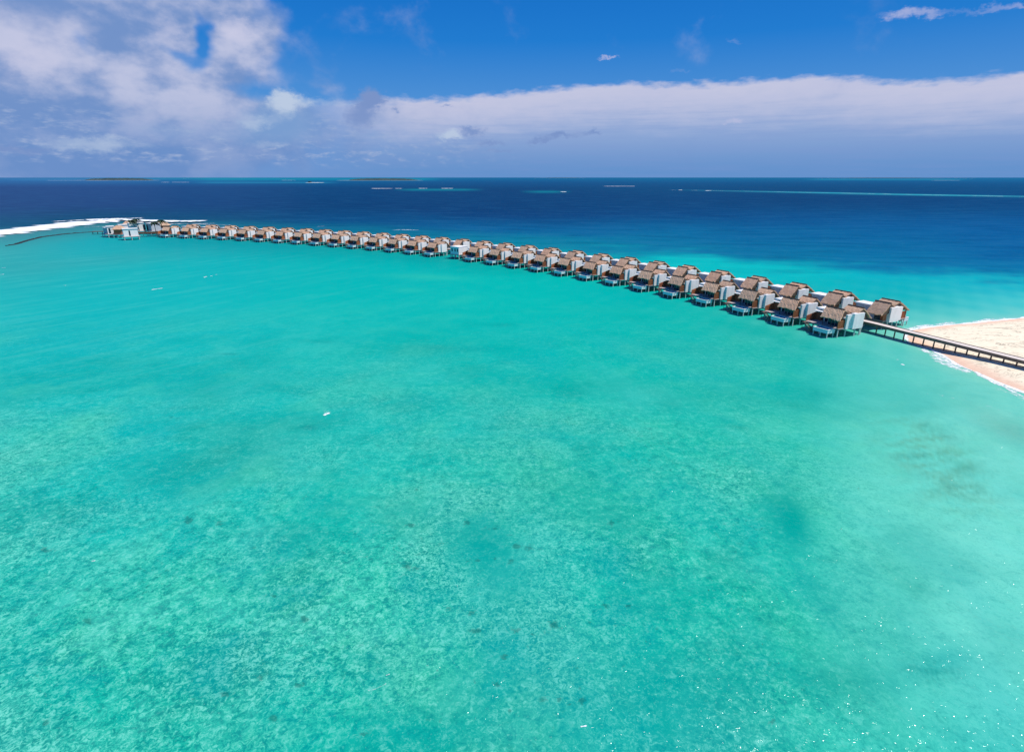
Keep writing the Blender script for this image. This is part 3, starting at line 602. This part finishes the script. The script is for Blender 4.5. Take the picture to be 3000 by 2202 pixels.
def thatch_slab(p00, p10, p11, p01, th, nu, nv, rag=.12, seed=0):
    """thick thatch: p00,p10 at the ridge, p01,p11 at the eave; ragged, uneven"""
    rnd = random.Random(seed); p00, p10, p11, p01 = map(Vector, (p00, p10, p11, p01)); mb = MB()
    nrm = (p10 - p00).cross(p01 - p00).normalized()
    if nrm.z < 0: nrm = -nrm
    top = []
    for j in range(nv + 1):
        for i in range(nu + 1):
            u, v = i / nu, j / nv
            q = (p00.lerp(p10, u)).lerp(p01.lerp(p11, u), v) + nrm * (th + rnd.uniform(-.035, .045) + .05 * math.sin(v * math.pi))
            if j == nv: q += (p01 - p00).normalized() * rnd.uniform(-rag, rag)
            if i in (0, nu): q += (p10 - p00).normalized() * (rnd.uniform(-rag, rag) * .5)
            top.append(q)
    n = len(top); mb.v = [tuple(q) for q in top] + [tuple(q - nrm * th) for q in top]
    w_ = nu + 1
    for j in range(nv):
        for i in range(nu):
            a, b, c, d = j * w_ + i, j * w_ + i + 1, (j + 1) * w_ + i + 1, (j + 1) * w_ + i
            mb.f.append((a, d, c, b)); mb.f.append((n + a, n + b, n + c, n + d)); mb.mi += [0, 0]
    for i in range(nu):
        for j, s_ in ((0, 1), (nv, -1)):
            a, b = j * w_ + i, j * w_ + i + 1; q = (a, b, n + b, n + a); mb.f.append(q if s_ > 0 else q[::-1]); mb.mi.append(0)
    for j in range(nv):
        for i, s_ in ((0, -1), (nu, 1)):
            a, b = j * w_ + i, (j + 1) * w_ + i; q = (a, b, n + b, n + a); mb.f.append(q if s_ > 0 else q[::-1]); mb.mi.append(0)
    return mb
def join(a, b):
    k = len(a.v); a.v += b.v; a.f += [tuple(q + k for q in f) for f in b.f]; a.mi += b.mi; return a

def make_villa(mirror):
    xf = XF(mirror); root = empty('water_villa', (0, 0, 0))
    B_ = lambda name, mb, m_, par=None, sm=False: mb.build(name, m_, par or root, xf, sm)
    dz = 2.22
    # platform with edge beam
    mb = MB().box(-8.6, .75, 2.0, 10.7, 2.04, dz)
    dk = B_('deck', mb, M['deck'])
    mb = MB().box(-8.5, .65, 2.1, 2.32, 1.8, 2.037).box(-8.5, .65, 10.3, 10.5, 1.8, 2.037).box(.45, .65, 2.33, 10.29, 1.8, 2.037).box(-8.5, -8.3, 2.33, 10.29, 1.8, 2.037).box(-8.29, .44, 6.2, 6.4, 1.8, 2.037)
    B_('floor_beam', mb, M['beam'], dk)
    B_('entrance_bridge', MB().box(-5.4, -3.4, 10.703, 13.3, 2.06, 2.2), M['deck'])
    for x, y in [(.55, 2.25), (.55, 4.9), (1.0, 7.5), (1.0, 9.3), (.5, 10.4), (-4.1, 2.25), (-4.1, 5.0), (-4.1, 7.8), (-4.1, 10.4), (-8.35, 2.25), (-8.35, 5.0), (-8.35, 7.8), (-8.35, 10.4)]:
        B_('pile', MB().box(x - .1, x + .1, y - .1, y + .1, -2.2, 1.797 if x < .9 else 1.9), M['concrete'])
    # plunge pool
    mb = MB().box(-4.0, 0, -.5, -.36, 1.1, 2.0).box(-4.0, 0, 1.86, 1.995, 1.1, 2.0).box(-4.0, -3.86, -.359, 1.859, 1.1, 2.0).box(-.14, 0, -.359, 1.859, 1.1, 2.0).box(-3.859, -.141, -.359, 1.859, 1.1, 1.25)
    pl = B_('plunge_pool', mb, M['pool'])
    B_('water', MB().box(-3.858, -.142, -.358, 1.858, 1.26, 1.86), M['poolwater'], pl)
    mb = MB().box(-4.06, .06, -.56, -.3, 2.003, 2.06).box(-4.06, -3.8, -.299, 1.99, 2.003, 2.06).box(-.2, .06, -.299, 1.99, 2.003, 2.06)
    B_('coping', mb, M['white'], pl)
    for x, y in [(-3.85, -.35), (-1.95, -.35), (-.15, -.35), (-.15, 1.7), (-3.85, 1.7)]:
        B_('pile', MB().box(x - .09, x + .09, y - .09, y + .09, -2.2, 1.098), M['concrete'])
    # timber screens with battens
    mb = MB().box(.42, .5, 1.9, 4.25, dz + .003, 4.05)
    for k in range(9): mb.box(.503, .57, 1.93 + k * .265, 2.05 + k * .265, dz + .003, 4.0)
    B_('timber_screen', mb, M['timber'])
    B_('timber_screen', MB().box(-.9, .41, 4.16, 4.25, dz + .003, 4.3), M['timber'])
    mb = MB().hexa([(-8.56, 2.3, dz + .003), (-8.46, 2.3, dz + .003), (-8.46, 5.6, dz + .003), (-8.56, 5.6, dz + .003), (-8.56, 2.3, 3.5), (-8.46, 2.3, 3.5), (-8.46, 5.6, 4.2), (-8.56, 5.6, 4.2)])
    for k in range(10): mb.box(-8.455, -8.40, 2.34 + k * .33, 2.48 + k * .33, dz + .003, 3.45)
    mb.box(-8.395, -6.9, 5.5, 5.58, dz + .003, 4.2)
    B_('timber_screen', mb, M['timber'])
    # white bathroom blocks facing the beach side
    B_('white_block', MB().box(.43, .92, 4.27, 5.95, 1.95, 5.4).box(-2.2, .427, 4.27, 5.95, 1.95, 4.6), M['white'])
    wb = B_('white_block', MB().box(.48, 1.45, 5.953, 9.45, 1.92, 5.6).box(-2.2, .477, 5.953, 9.45, 1.92, 4.7), M['white'])
    B_('timber_screen', MB().box(.45, .55, 9.46, 10.6, dz + .003, 4.6), M['timber'])
    # main room
    B_('house_wall', MB().box(-4.0, -2.203, 4.6, 10.0, dz + .003, 4.8).box(-2.203, .4, 9.46, 10.1, dz + .003, 4.8), M['shadewall'])
    B_('entrance_door', MB().box(-2.1, -.5, 10.103, 10.16, dz + .003, 4.4), M['glass'])
    B_('timber_screen', MB().box(-.45, .44, 10.103, 10.2, dz + .003, 4.4), M['timber'])
    g = B_('glass_doors', MB().box(-3.9, -.95, 4.18, 4.24, dz + .003, 4.5), M['glass'])
    mb = MB()
    for x in (-3.9, -2.9, -1.93, -1.0): mb.box(x, x + .07, 4.12, 4.177, dz + .003, 4.5)
    mb.box(-3.9, -.93, 4.12, 4.176, 4.503, 4.62); B_('door_frame', mb, M['shadewall'], g)
    # flat roofed wing
    B_('wing_wall', MB().box(-8.35, -4.05, 6.4, 8.75, dz + .003, 4.95), M['shadewall'])  # white wing, its shade painted into the grey
    g = B_('glass_doors', MB().box(-7.6, -4.4, 6.30, 6.397, dz + .003, 4.5), M['glass'])
    mb = MB()
    for x in (-7.6, -6.55, -5.5, -4.47): mb.box(x, x + .07, 6.24, 6.297, dz + .003, 4.5)
    B_('door_frame', mb, M['white'], g)
    B_('column', MB().box(-8.3, -7.9, 5.62, 5.95, dz + .003, 4.95), M['white']); B_('column', MB().box(-6.2, -6.0, 5.62, 5.85, dz + .003, 4.95), M['white'])
    sb = B_('flat_roof', MB().box(-8.75, -3.0, 5.65, 9.0, 4.953, 5.3), M['white'])
    B_('parapet', MB().box(-8.75, -4.2, 5.65, 5.72, 5.303, 5.35), M['white'], sb)
    B_('canopy', MB().box(-8.3, -4.1, 4.5, 5.62, 4.6, 4.72), M['white'])
    # thatched roofs
    for k, (xl, xr, el_, er, ry, rz, iy, iz, oy, oz) in enumerate([(-4.9, -.1, -4.2, 1.1, 4.2, 6.2, 6.35, 5.2, 1.75, 4.1), (-3.1, 1.05, -2.9, 1.25, 9.35, 6.4, 7.5, 5.35, 12.3, 3.85)]):
        a = thatch_slab((xl, ry, rz), (xr, ry, rz), (er, oy, oz), (el_, oy, oz), .26, 14, 9, .16, k)
        b = thatch_slab((xl, ry, rz), (xr, ry, rz), (xr, iy, iz), (xl, iy, iz), .24, 12, 4, .10, k + 5)
        rf = B_('thatched_roof', join(a, b), M['thatch'])
        mb = MB(); n = 12
        for i in range(n):
            x0 = xl + (xr - xl) * i / n; x1 = xl + (xr - xl) * (i + 1) / n; q = .02 * math.sin(i * 2.1)
            mb.hexa([(x0, ry - .3, rz + .14 + q), (x1, ry - .3, rz + .14 + q), (x1, ry + .3, rz + .14 + q), (x0, ry + .3, rz + .14 + q), (x0, ry - .1, rz + .42 + q), (x1, ry - .1, rz + .42 + q), (x1, ry + .1, rz + .42 + q), (x0, ry + .1, rz + .42 + q)])
        B_('ridge_cap', mb, M['ridge'], rf)
        # gable boards under the verge, overhang shade painted into their dark colour
        for xg in (xr - .12, xl + .3):
            mb = MB(); sg = 1 if oy > ry else -1; yb, zb = oy - sg * .5, oz + .1
            a_z = rz - .1
            pts = [(ry, a_z), (iy, iz - .1), (iy, min(iz, 5.0) - .6), (yb, zb - .15), (yb, zb)]
            n_ = len(pts); k0 = len(mb.v)
            for xx in (xg - .05, xg + .05): mb.v += [(xx, y, z) for y, z in pts]
            mb.f += [tuple(range(n_)), tuple(range(2 * n_ - 1, n_ - 1, -1))]; mb.mi += [0, 0]
            for i in range(n_): j = (i + 1) % n_; mb.f.append((i, i + n_, j + n_, j)); mb.mi.append(0)
            B_('gable', mb, M['gable'], rf)
    for x in (-3.8, -1.6, .5):
        B_('roof_post', MB().tube((x, 2.3, dz), (x, 2.3, 4.45), .07, n=6), M['gable'])
    # stairs down to the water
    mb = MB()
    for k in range(6): mb.box(-7.9 + k * .42, -7.55 + k * .42, .95, 1.9, 2.0 - k * .3, 2.06 - k * .3)
    for y in (.95, 1.85): mb.hexa([(-8.1, y, 1.95), (-8.1, y + .06, 1.95), (-5.3, y + .06, .1), (-5.3, y, .1), (-8.1, y, 2.2), (-8.1, y + .06, 2.2), (-5.3, y + .06, .3), (-5.3, y, .3)])
    mb.box(-8.4, -7.9, .9, 1.98, 2.0, 2.1); mb.box(-5.6, -4.4, .8, 1.95, .12, .2)
    stn = B_('stairs', mb, M['beam'])
    mb = MB()
    for y in (.9, 1.93):
        for x in (-8.2, -4.5): mb.tube((x, y, -2), (x, y, 2.1 if x < -6 else .6), .045, n=6)
        mb.tube((-8.2, y, 3.0), (-5.0, y, 1.2), .025, n=6); mb.tube((-8.2, y, 2.1), (-8.2, y, 3.0), .025, n=6); mb.tube((-5.0, y, .2), (-5.0, y, 1.2), .025, n=6)
    B_('handrail', mb, M['beam'], stn)
    return root

ORD = 'first second third fourth fifth sixth seventh eighth ninth tenth eleventh twelfth thirteenth fourteenth fifteenth'.split()
FD = {0: -.62, 1: .1, 2: .4, 3: .2}; BD = {0: -2.0, 1: -1.1, 2: -.7, 3: -.5, 4: -.6, 5: -.6}
def place(o, i, mirror, dx=0.0):
    p, X_, Y_ = frame(i); dx += (BD if mirror else FD).get(i, 0); rz = math.atan2(X_[1], X_[0])
    loc = p + X_ * (-3.6 + dx) + Y_ * ((2 * JY - 6.0) if mirror else 6.0)
    o.location = (loc[0], loc[1], 0); o.rotation_euler = (0, 0, rz)
proto_f, proto_b = make_villa(False), make_villa(True)
bpy.context.view_layer.update()
CH = child_map(None)
idx = [i for i in range(29) if i != 13]
for n, i in enumerate(idx):
    o = proto_f if n == 0 else copy_tree(proto_f, CH)
    place(o, i, False)
    if i < 13: lab = ('thatched stilt villa with plunge pool, lagoon row, nearest the beach' if i == 0 else f'thatched stilt villa with plunge pool, lagoon row, {ORD[i]} from the beach')
    elif i == 28: lab = 'thatched pool villa ending the lagoon row, beside the reddish thatched house'
    else: lab = f'thatched pool villa in the lagoon row, {ORD[i - 14]} left of the white service hut'
    tag(o, lab, 'villa', 'stilt villas along the lagoon side of the boardwalk')
for i in range(29):
    o = proto_b if i == 0 else copy_tree(proto_b, CH)
    place(o, i, True, .6)
    if i == 0: lab = 'thatched stilt villa of the ocean row, nearest the beach, clear against shallow water'
    elif i < 14: lab = f'thatched stilt villa in the rear ocean row, {ORD[i]} from the beach end'
    elif i == 28: lab = 'thatched stilt villa at the far left end of the rear ocean row'
    else: lab = f'thatched stilt villa in the rear ocean row, {ORD[28 - i]} from its far left end'
    tag(o, lab, 'villa', 'stilt villas along the ocean side of the boardwalk')

# ------------------------------------------------------------------ boardwalk
root = empty('boardwalk', (90.7, 130, 0)); tag(root, 'long curved timber boardwalk on dark piles running from the beach between the villa rows', 'boardwalk')
def jp(s):     # s: slot number, negative towards and over the beach
    if s >= -.05:
        p, X_, Y_ = frame(s); return p + Y_ * JY, X_, Y_
    p, X_, Y_ = frame(-.05); q = p + Y_ * JY
    tgt = (G(3000, 1059, 2.35) + G(3000, 1049, 2.35)) / 2; d = tgt - q; L = np.linalg.norm(d); d /= L
    # ease from the local direction to the beach direction
    s_ = -(s + .05) * 13.12
    return q + d * s_, d, np.array([-d[1], d[0]])
ss = list(np.linspace(-5.5, -.05, 60)) + list(np.linspace(0, 29.4, 120))
def ribbon(y0, y1, z0, z1, name, m_, par):
    mb = MB(); k = 0
    for s_ in ss:
        p, X_, Y_ = jp(s_); a = p + Y_ * y0; b = p + Y_ * y1
        mb.v += [(a[0] - 90.7, a[1] - 130, z0), (b[0] - 90.7, b[1] - 130, z0), (b[0] - 90.7, b[1] - 130, z1), (a[0] - 90.7, a[1] - 130, z1)]
    n = len(ss)
    for i in range(n - 1):
        for e in range(4):
            a = i * 4 + e; b = i * 4 + (e + 1) % 4; mb.f.append((a, a + 4, b + 4, b)); mb.mi.append(0)
    mb.f += [(0, 1, 2, 3), tuple(4 * (n - 1) + q for q in (3, 2, 1, 0))]; mb.mi += [0, 0]
    return mb.build(name, m_, par)
dk = ribbon(-1.0, 1.0, 2.26, 2.36, 'deck', M['jetty'], root)
ribbon(-.9, -.75, 1.8, 2.257, 'beam', M['beam'], root); ribbon(.75, .9, 1.8, 2.257, 'beam', M['beam'], root)
ribbon(-1.2, -1.003, 1.82, 2.44, 'kerb', M['beam'], root); ribbon(1.003, 1.2, 1.82, 2.44, 'kerb', M['beam'], root)
p0, X0, Y0 = jp(-.1)
for k in range(22):                       # piles of the beach stretch
    s_ = -.1 - k * 2.3 / 13.12; p, X_, Y_ = jp(s_)
    MB().box(-.1, .1, -.1, .1, -2.2, 1.82).build('pile', M['beam'], root).location = (p[0] - Y_[0] * .6 - 90.7, p[1] - Y_[1] * .6 - 130, 0)
pm = MB().box(-.14, .14, -.14, .14, -2.2, 1.9)
for k in range(76):
    s_ = .3 + k * 29 / 76; p, X_, Y_ = jp(s_)
    pm.build('pile', M['concrete'], root).location = (p[0] - 90.7, p[1] - 130, 0)

# ------------------------------------------------------------------ white service hut in the gap of the lagoon row
p, X_, Y_ = frame(13); rz = math.atan2(X_[1], X_[0])
hut = empty('service_hut', (*(p + Y_ * 6.5 + X_ * -.8), 0), rz); tag(hut, 'plain white flat-roofed service hut on piles in the gap of the lagoon villa row', 'hut')
MB().box(-3.0, 2.6, -3.2, 2.6, 2.25, 5.5).build('wall', M['white'], hut)
MB().box(-3.1, 2.7, -3.3, 2.7, 5.503, 5.65).build('roof', M['white'], hut)
MB().box(-3.2, 2.8, -3.4, 2.8, 2.0, 2.247).build('floor', M['concrete'], hut)
for x in (-2.2, -.2, 1.4): MB().box(x, x + .7, -3.26, -3.203, 3.4, 4.8).build('window', M['glass'], hut)
MB().box(-2.4, 2.2, 2.803, 6.9, 2.05, 2.2).build('entrance_bridge', M['deck'], hut)
MB().box(-5.6, -3.103, -.5, 2.4, 2.0, 2.2).build('side_landing', M['deck'], hut)
for x in (-5.3, -2.9, -.2, 2.5):
    for y in (-3.1, 0, 2.4):
        if x < -5 and y < 0: continue
        MB().box(x - .13, x + .13, y - .13, y + .13, -2, 1.997).build('pile', M['concrete'], hut)

# ------------------------------------------------------------------ pavilions at the far end
def cpx(zx, zy): return 260 + zx / 9.38, 620 + zy / 9.38
def far_frame(zx, zy, z=0): return G(*cpx(zx, zy), z)
def pavilion(name, label, cat, zx, zy, az_deg, w_, d_, h_, wallm, roof='flat', z0=2.1, win=None, piles=True):
    """placed by its nearest bottom corner line centre"""
    g = far_frame(zx, zy, 0.0 if piles else z0); a = R(az_deg)
    o = empty(name, (g[0], g[1], 0), a); tag(o, label, cat)
    MB().box(-w_ / 2, w_ / 2, 0, d_, z0 + .003, z0 + h_).build('wall', wallm, o)
    MB().box(-w_ / 2 - .8, w_ / 2 + .8, -1.2, d_ + .8, z0 - .25, z0).build('deck', M['deck'], o)
    if roof == 'flat':
        MB().box(-w_ / 2 - .3, w_ / 2 + .3, -.3, d_ + .3, z0 + h_ + .003, z0 + h_ + .35).build('roof', M['white'], o)
    else:
        mm = M['thatch']; hh = 2.2; zt = z0 + h_ - .1
        a1 = thatch_slab((-w_ * .3, d_ / 2, zt + hh), (w_ * .3, d_ / 2, zt + hh), (w_ / 2 + .7, -.7, zt), (-w_ / 2 - .7, -.7, zt), .25, 10, 6, .15, int(zx))
        a2 = thatch_slab((w_ * .3, d_ / 2, zt + hh), (-w_ * .3, d_ / 2, zt + hh), (-w_ / 2 - .7, d_ + .7, zt), (w_ / 2 + .7, d_ + .7, zt), .25, 10, 6, .15, int(zx) + 1)
        mb = join(a1, a2); s0 = .18
        for sg in (-1, 1): mb.poly([(sg * w_ * .3, d_ / 2, zt + hh + s0), (sg * (w_ / 2 + .7), -.7, zt + s0), (sg * (w_ / 2 + .7), d_ + .7, zt + s0)][::sg])
        mb.build('roof', mm, o)
    if win:
        for x0, x1 in win: MB().box(x0, x1, -.06, -.003, z0 + .3, z0 + h_ * .8).build('window', M['glass'], o)
    if piles:
        n = max(2, int(w_ / 3))
        for k in range(n + 1):
            for y in (-.9, d_ * .6):
                x = -w_ / 2 + w_ * k / n; MB().box(x - .15, x + .15, y - .15, y + .15, -2, z0 - .253).build('pile', M['concrete'], o)
    return o
TZ = 8
pavilion('white_pavilion', 'long white flat-roofed pavilion on pale piles at the front of the far cluster', 'pavilion', 1195, 775, 38, 7.6, 4, 4.3, M['white'], win=[(-1, -.2)])
pavilion('shaded_pavilion', 'cabin with blue-grey shaded walls at the leftmost corner of the far cluster', 'pavilion', 480, 700, -38, 5.4, 4, 3.6, M['shadewall'])  # shade on the walls is painted into their grey
pavilion('white_cabin', 'small white cabin between the shaded cabin and the small thatched hut', 'cabin', 655, 705, 40, 3.8, 4, 4.4, M['white'], win=[(-1.3, -.2)])
pavilion('thatched_hut', 'small thatched hut beside the long white pavilion in the far cluster', 'hut', 830, 715, TZ, 4.6, 4.5, 2.9, M['timber'], roof='thatch')
pavilion('white_hall', 'tall white hall behind the leaning palms with teal glass at its right end', 'hall', 1360, 620, 40, 8.5, 5, 5.0, M['white'], win=[(3.6, 5.0)])
pavilion('shaded_hall', 'hall with shaded grey walls and white flat roof right of the tall white hall', 'hall', 1690, 615, -35, 7.0, 6, 4.6, M['shadewall'], win=[(-3.4, -1.2)])
pavilion('white_annex', 'low white annex behind the small thatched hut', 'annex', 1020, 605, 45, 6, 4, 3.6, M['white'])
pavilion('brown_roofed_house', 'reddish thatched house right of the shaded hall, beside the last lagoon villa', 'house', 2010, 600, TZ + 6, 8.5, 5, 3.0, M['timber'], roof='thatch')
pavilion('small_brown_house', 'small house with brown thatch rising behind the low white annex', 'house', 1090, 560, TZ, 4.5, 4, 2.8, M['timber'], roof='thatch')
ld = far_frame(290, 625); o = empty('landing_stage', (*ld, 0), R(TZ)); tag(o, 'dark open landing stage jutting from the left end of the far cluster', 'landing stage')
MB().box(-4.5, 5, 0, 3.0, 1.6, 1.9).build('deck', M['beam'], o)
for x in (-4, -1, 2, 4.5): MB().box(x - .15, x + .15, .2, .5, -2, 1.6).build('pile', M['beam'], o)
ld = far_frame(1620, 690); o = empty('link_terrace', (*ld, 0), R(TZ)); tag(o, 'red-brown timber terrace on low piles linking the far cluster to the villas', 'terrace')
MB().box(-8, 8, 0, 3.5, 2.0, 2.25).build('deck', M['timber'], o); MB().box(-8, 8, 0, .12, 2.253, 3.0).build('balustrade', M['timber'], o)
for k in range(7): MB().box(-7.8 + k * 2.55, -7.5 + k * 2.55, .3, .6, -2, 1.997).build('pile', M['concrete'], o)

def palm(zx, zy, hgt, lean, label, seed):
    rnd = random.Random(seed); g = far_frame(zx, zy, 2.2); o = empty('palm_tree', (g[0], g[1], 2.2)); tag(o, label, 'palm tree', 'palms at the far cluster')
    mb = MB(); pts = [Vector((lean * (t / 6) ** 1.6, 0, hgt * t / 6)) for t in range(7)]
    for k in range(6): mb.tube(pts[k], pts[k + 1], .22 - .015 * k, .22 - .015 * (k + 1), 7)
    mb.build('trunk', M['bark'], o)
    mb = MB(); top = pts[-1]
    for k in range(17):
        a = k * 2.399 + rnd.uniform(-.2, .2); up = rnd.uniform(-.3, .9); L = rnd.uniform(3.0, 3.9)
        prev = None
        for s_ in range(7):
            t = s_ / 6; c = top + Vector((math.cos(a) * L * t + 1.0 * t * t, math.sin(a) * L * t, up * L * t * .6 - L * t * t * .75)); wd = .55 * math.sin(math.pi * min(1, t * .85 + .12))
            sd_ = Vector((-math.sin(a), math.cos(a), 0)) * wd
            cur = (c - sd_ + Vector((0, 0, -wd * .5)), c, c + sd_ + Vector((0, 0, -wd * .5)))
            if prev: mb.poly([prev[0], prev[1], cur[1], cur[0]]); mb.poly([prev[1], prev[2], cur[2], cur[1]])
            prev = cur
    mb.build('crown', M['frond'], o)
palm(1330, 545, 7.2, -3.0, 'wind-bent palm leaning left over the white hall, left of the pair', 1)
palm(1400, 535, 7.6, -1.4, 'wind-bent palm over the white hall, right of the pair', 2)
palm(1850, 560, 6.0, -.4, 'short dark palm at the corner of the shaded hall', 3)
palm(2030, 560, 7.6, -.2, 'tall dark palm rising behind the brown-roofed house', 4)
def shrub(zx, zy, r, label, seed):
    rnd = random.Random(seed); g = far_frame(zx, zy, 2.2); o = empty('shrub', (g[0], g[1], 2.2)); tag(o, label, 'shrub', 'shrubs at the far cluster')
    mb = MB().tube((0, 0, 0), (0, 0, r), .12, .06, 6); mb.build('stem', M['bark'], o)
    mb = MB()
    for k in range(260):
        d = Vector((rnd.gauss(0, 1), rnd.gauss(0, 1), rnd.gauss(0, .8))).normalized() * r * rnd.uniform(.45, 1.05); c = d + Vector((0, 0, r * 1.1)); u = Vector((rnd.gauss(0, 1), rnd.gauss(0, 1), rnd.gauss(0, 1))).normalized() * .28; v = u.orthogonal().normalized() * .16
        mb.poly([c - u, c - v, c + u, c + v])
    mb.build('foliage', M['leaf'], o)
shrub(930, 450, 1.3, 'dark shrub beside the small brown-thatched house of the far cluster', 5)
shrub(1890, 430, 1.2, 'dark shrub under the short palm beside the shaded hall', 6)

# ------------------------------------------------------------------ rock breakwater, far islands
def rocks(name, pts, wd, hz, label):
    pl = polyline(pts); c = resample(pl, 90); mb = MB(); rnd = random.Random(3); n = 8
    tg = np.gradient(c, axis=0); tg /= np.linalg.norm(tg, axis=1)[:, None]; nm = np.stack([-tg[:, 1], tg[:, 0]], -1)
    for i in range(len(c)):
        e = min(1, i / 8, (len(c) - 1 - i) / 30 + .25)
        for k in range(n):
            s_ = k / (n - 1) * 2 - 1; q = c[i] + nm[i] * s_ * wd * e * rnd.uniform(.7, 1.2); mb.v.append((q[0], q[1], -.25 + (hz + .25) * (1 - s_ * s_) * rnd.uniform(.5, 1.1)))
    for i in range(len(c) - 1):
        for k in range(n - 1): mb.f.append((i * n + k, i * n + k + 1, (i + 1) * n + k + 1, (i + 1) * n + k)); mb.mi.append(0)
    o = mb.build(name, M['rock']); tag(o, label, 'breakwater')
    if o.data.polygons[0].normal.z < 0: o.data.flip_normals()
rocks('rock_breakwater', [(16, 721), (45, 716), (80, 705), (120, 695), (180, 687), (240, 682), (290, 679)], 1.8, .5, 'thin dark line of rocks barely above the water left of the far pavilions')
def island(x0, x1, y, tx0, tx1, th_, label, seed):
    rnd = random.Random(seed); a = G(x0, y); b = G(x1, y); D = np.linalg.norm((a + b) / 2); L = np.linalg.norm(b - a); c = (a + b) / 2
    rz = math.atan2(*(b - a)[::-1]); o = empty('island', (c[0], c[1], 0), rz); tag(o, label, 'island')
    def dome(cx_, half, depth, h_, name, m_, rough, base=0.0):
        mb = MB(); nu, nv = 70, 14
        for i in range(nu + 1):
            for j in range(nv + 1):
                u = i / nu * 2 - 1; v = j / nv * 2 - 1; e = max(0, 1 - abs(u) ** 3) ** .6
                z = base + h_ * max(0, 1 - v ** 4) * e * (1 + rough * rnd.uniform(-1, 1)); mb.v.append((cx_ + u * half, v * depth * (.25 + .75 * e), z if 0 < j < nv and 0 < i < nu else -.5))
        w_ = nv + 1
        for i in range(nu):
            for j in range(nv): mb.f.append((i * w_ + j, (i + 1) * w_ + j, (i + 1) * w_ + j + 1, i * w_ + j + 1)); mb.mi.append(0)
        return mb.build(name, m_, o)
    dome(0, L / 2, L * .10, 1.2, 'beach', M['isand'], .1)
    t0 = (tx0 + tx1) / 2; k = L / (x1 - x0)
    dome((t0 - (x0 + x1) / 2) * k, (tx1 - tx0) / 2 * k, L * .075, th_, 'woodland', M['isle'], .35, .5)
island(225, 470, 528.3, 250, 448, 22, 'low wooded island with pale beach on the horizon, far left', 1)
island(985, 1240, 528.6, 1022, 1224, 20, 'dark narrow wooded island on the horizon near the middle', 2)
island(896, 950, 535.2, 902, 914, 7, 'tiny bare sand islet with one dark clump, left of the dark wooded island', 3)
island(1560, 1720, 521.7, 1600, 1700, 16, 'faint thin island right on the horizon, right of the dark wooded one', 4)
island(2380, 2860, 521.9, 2480, 2700, 16, 'faint long island on the horizon at the right', 5)
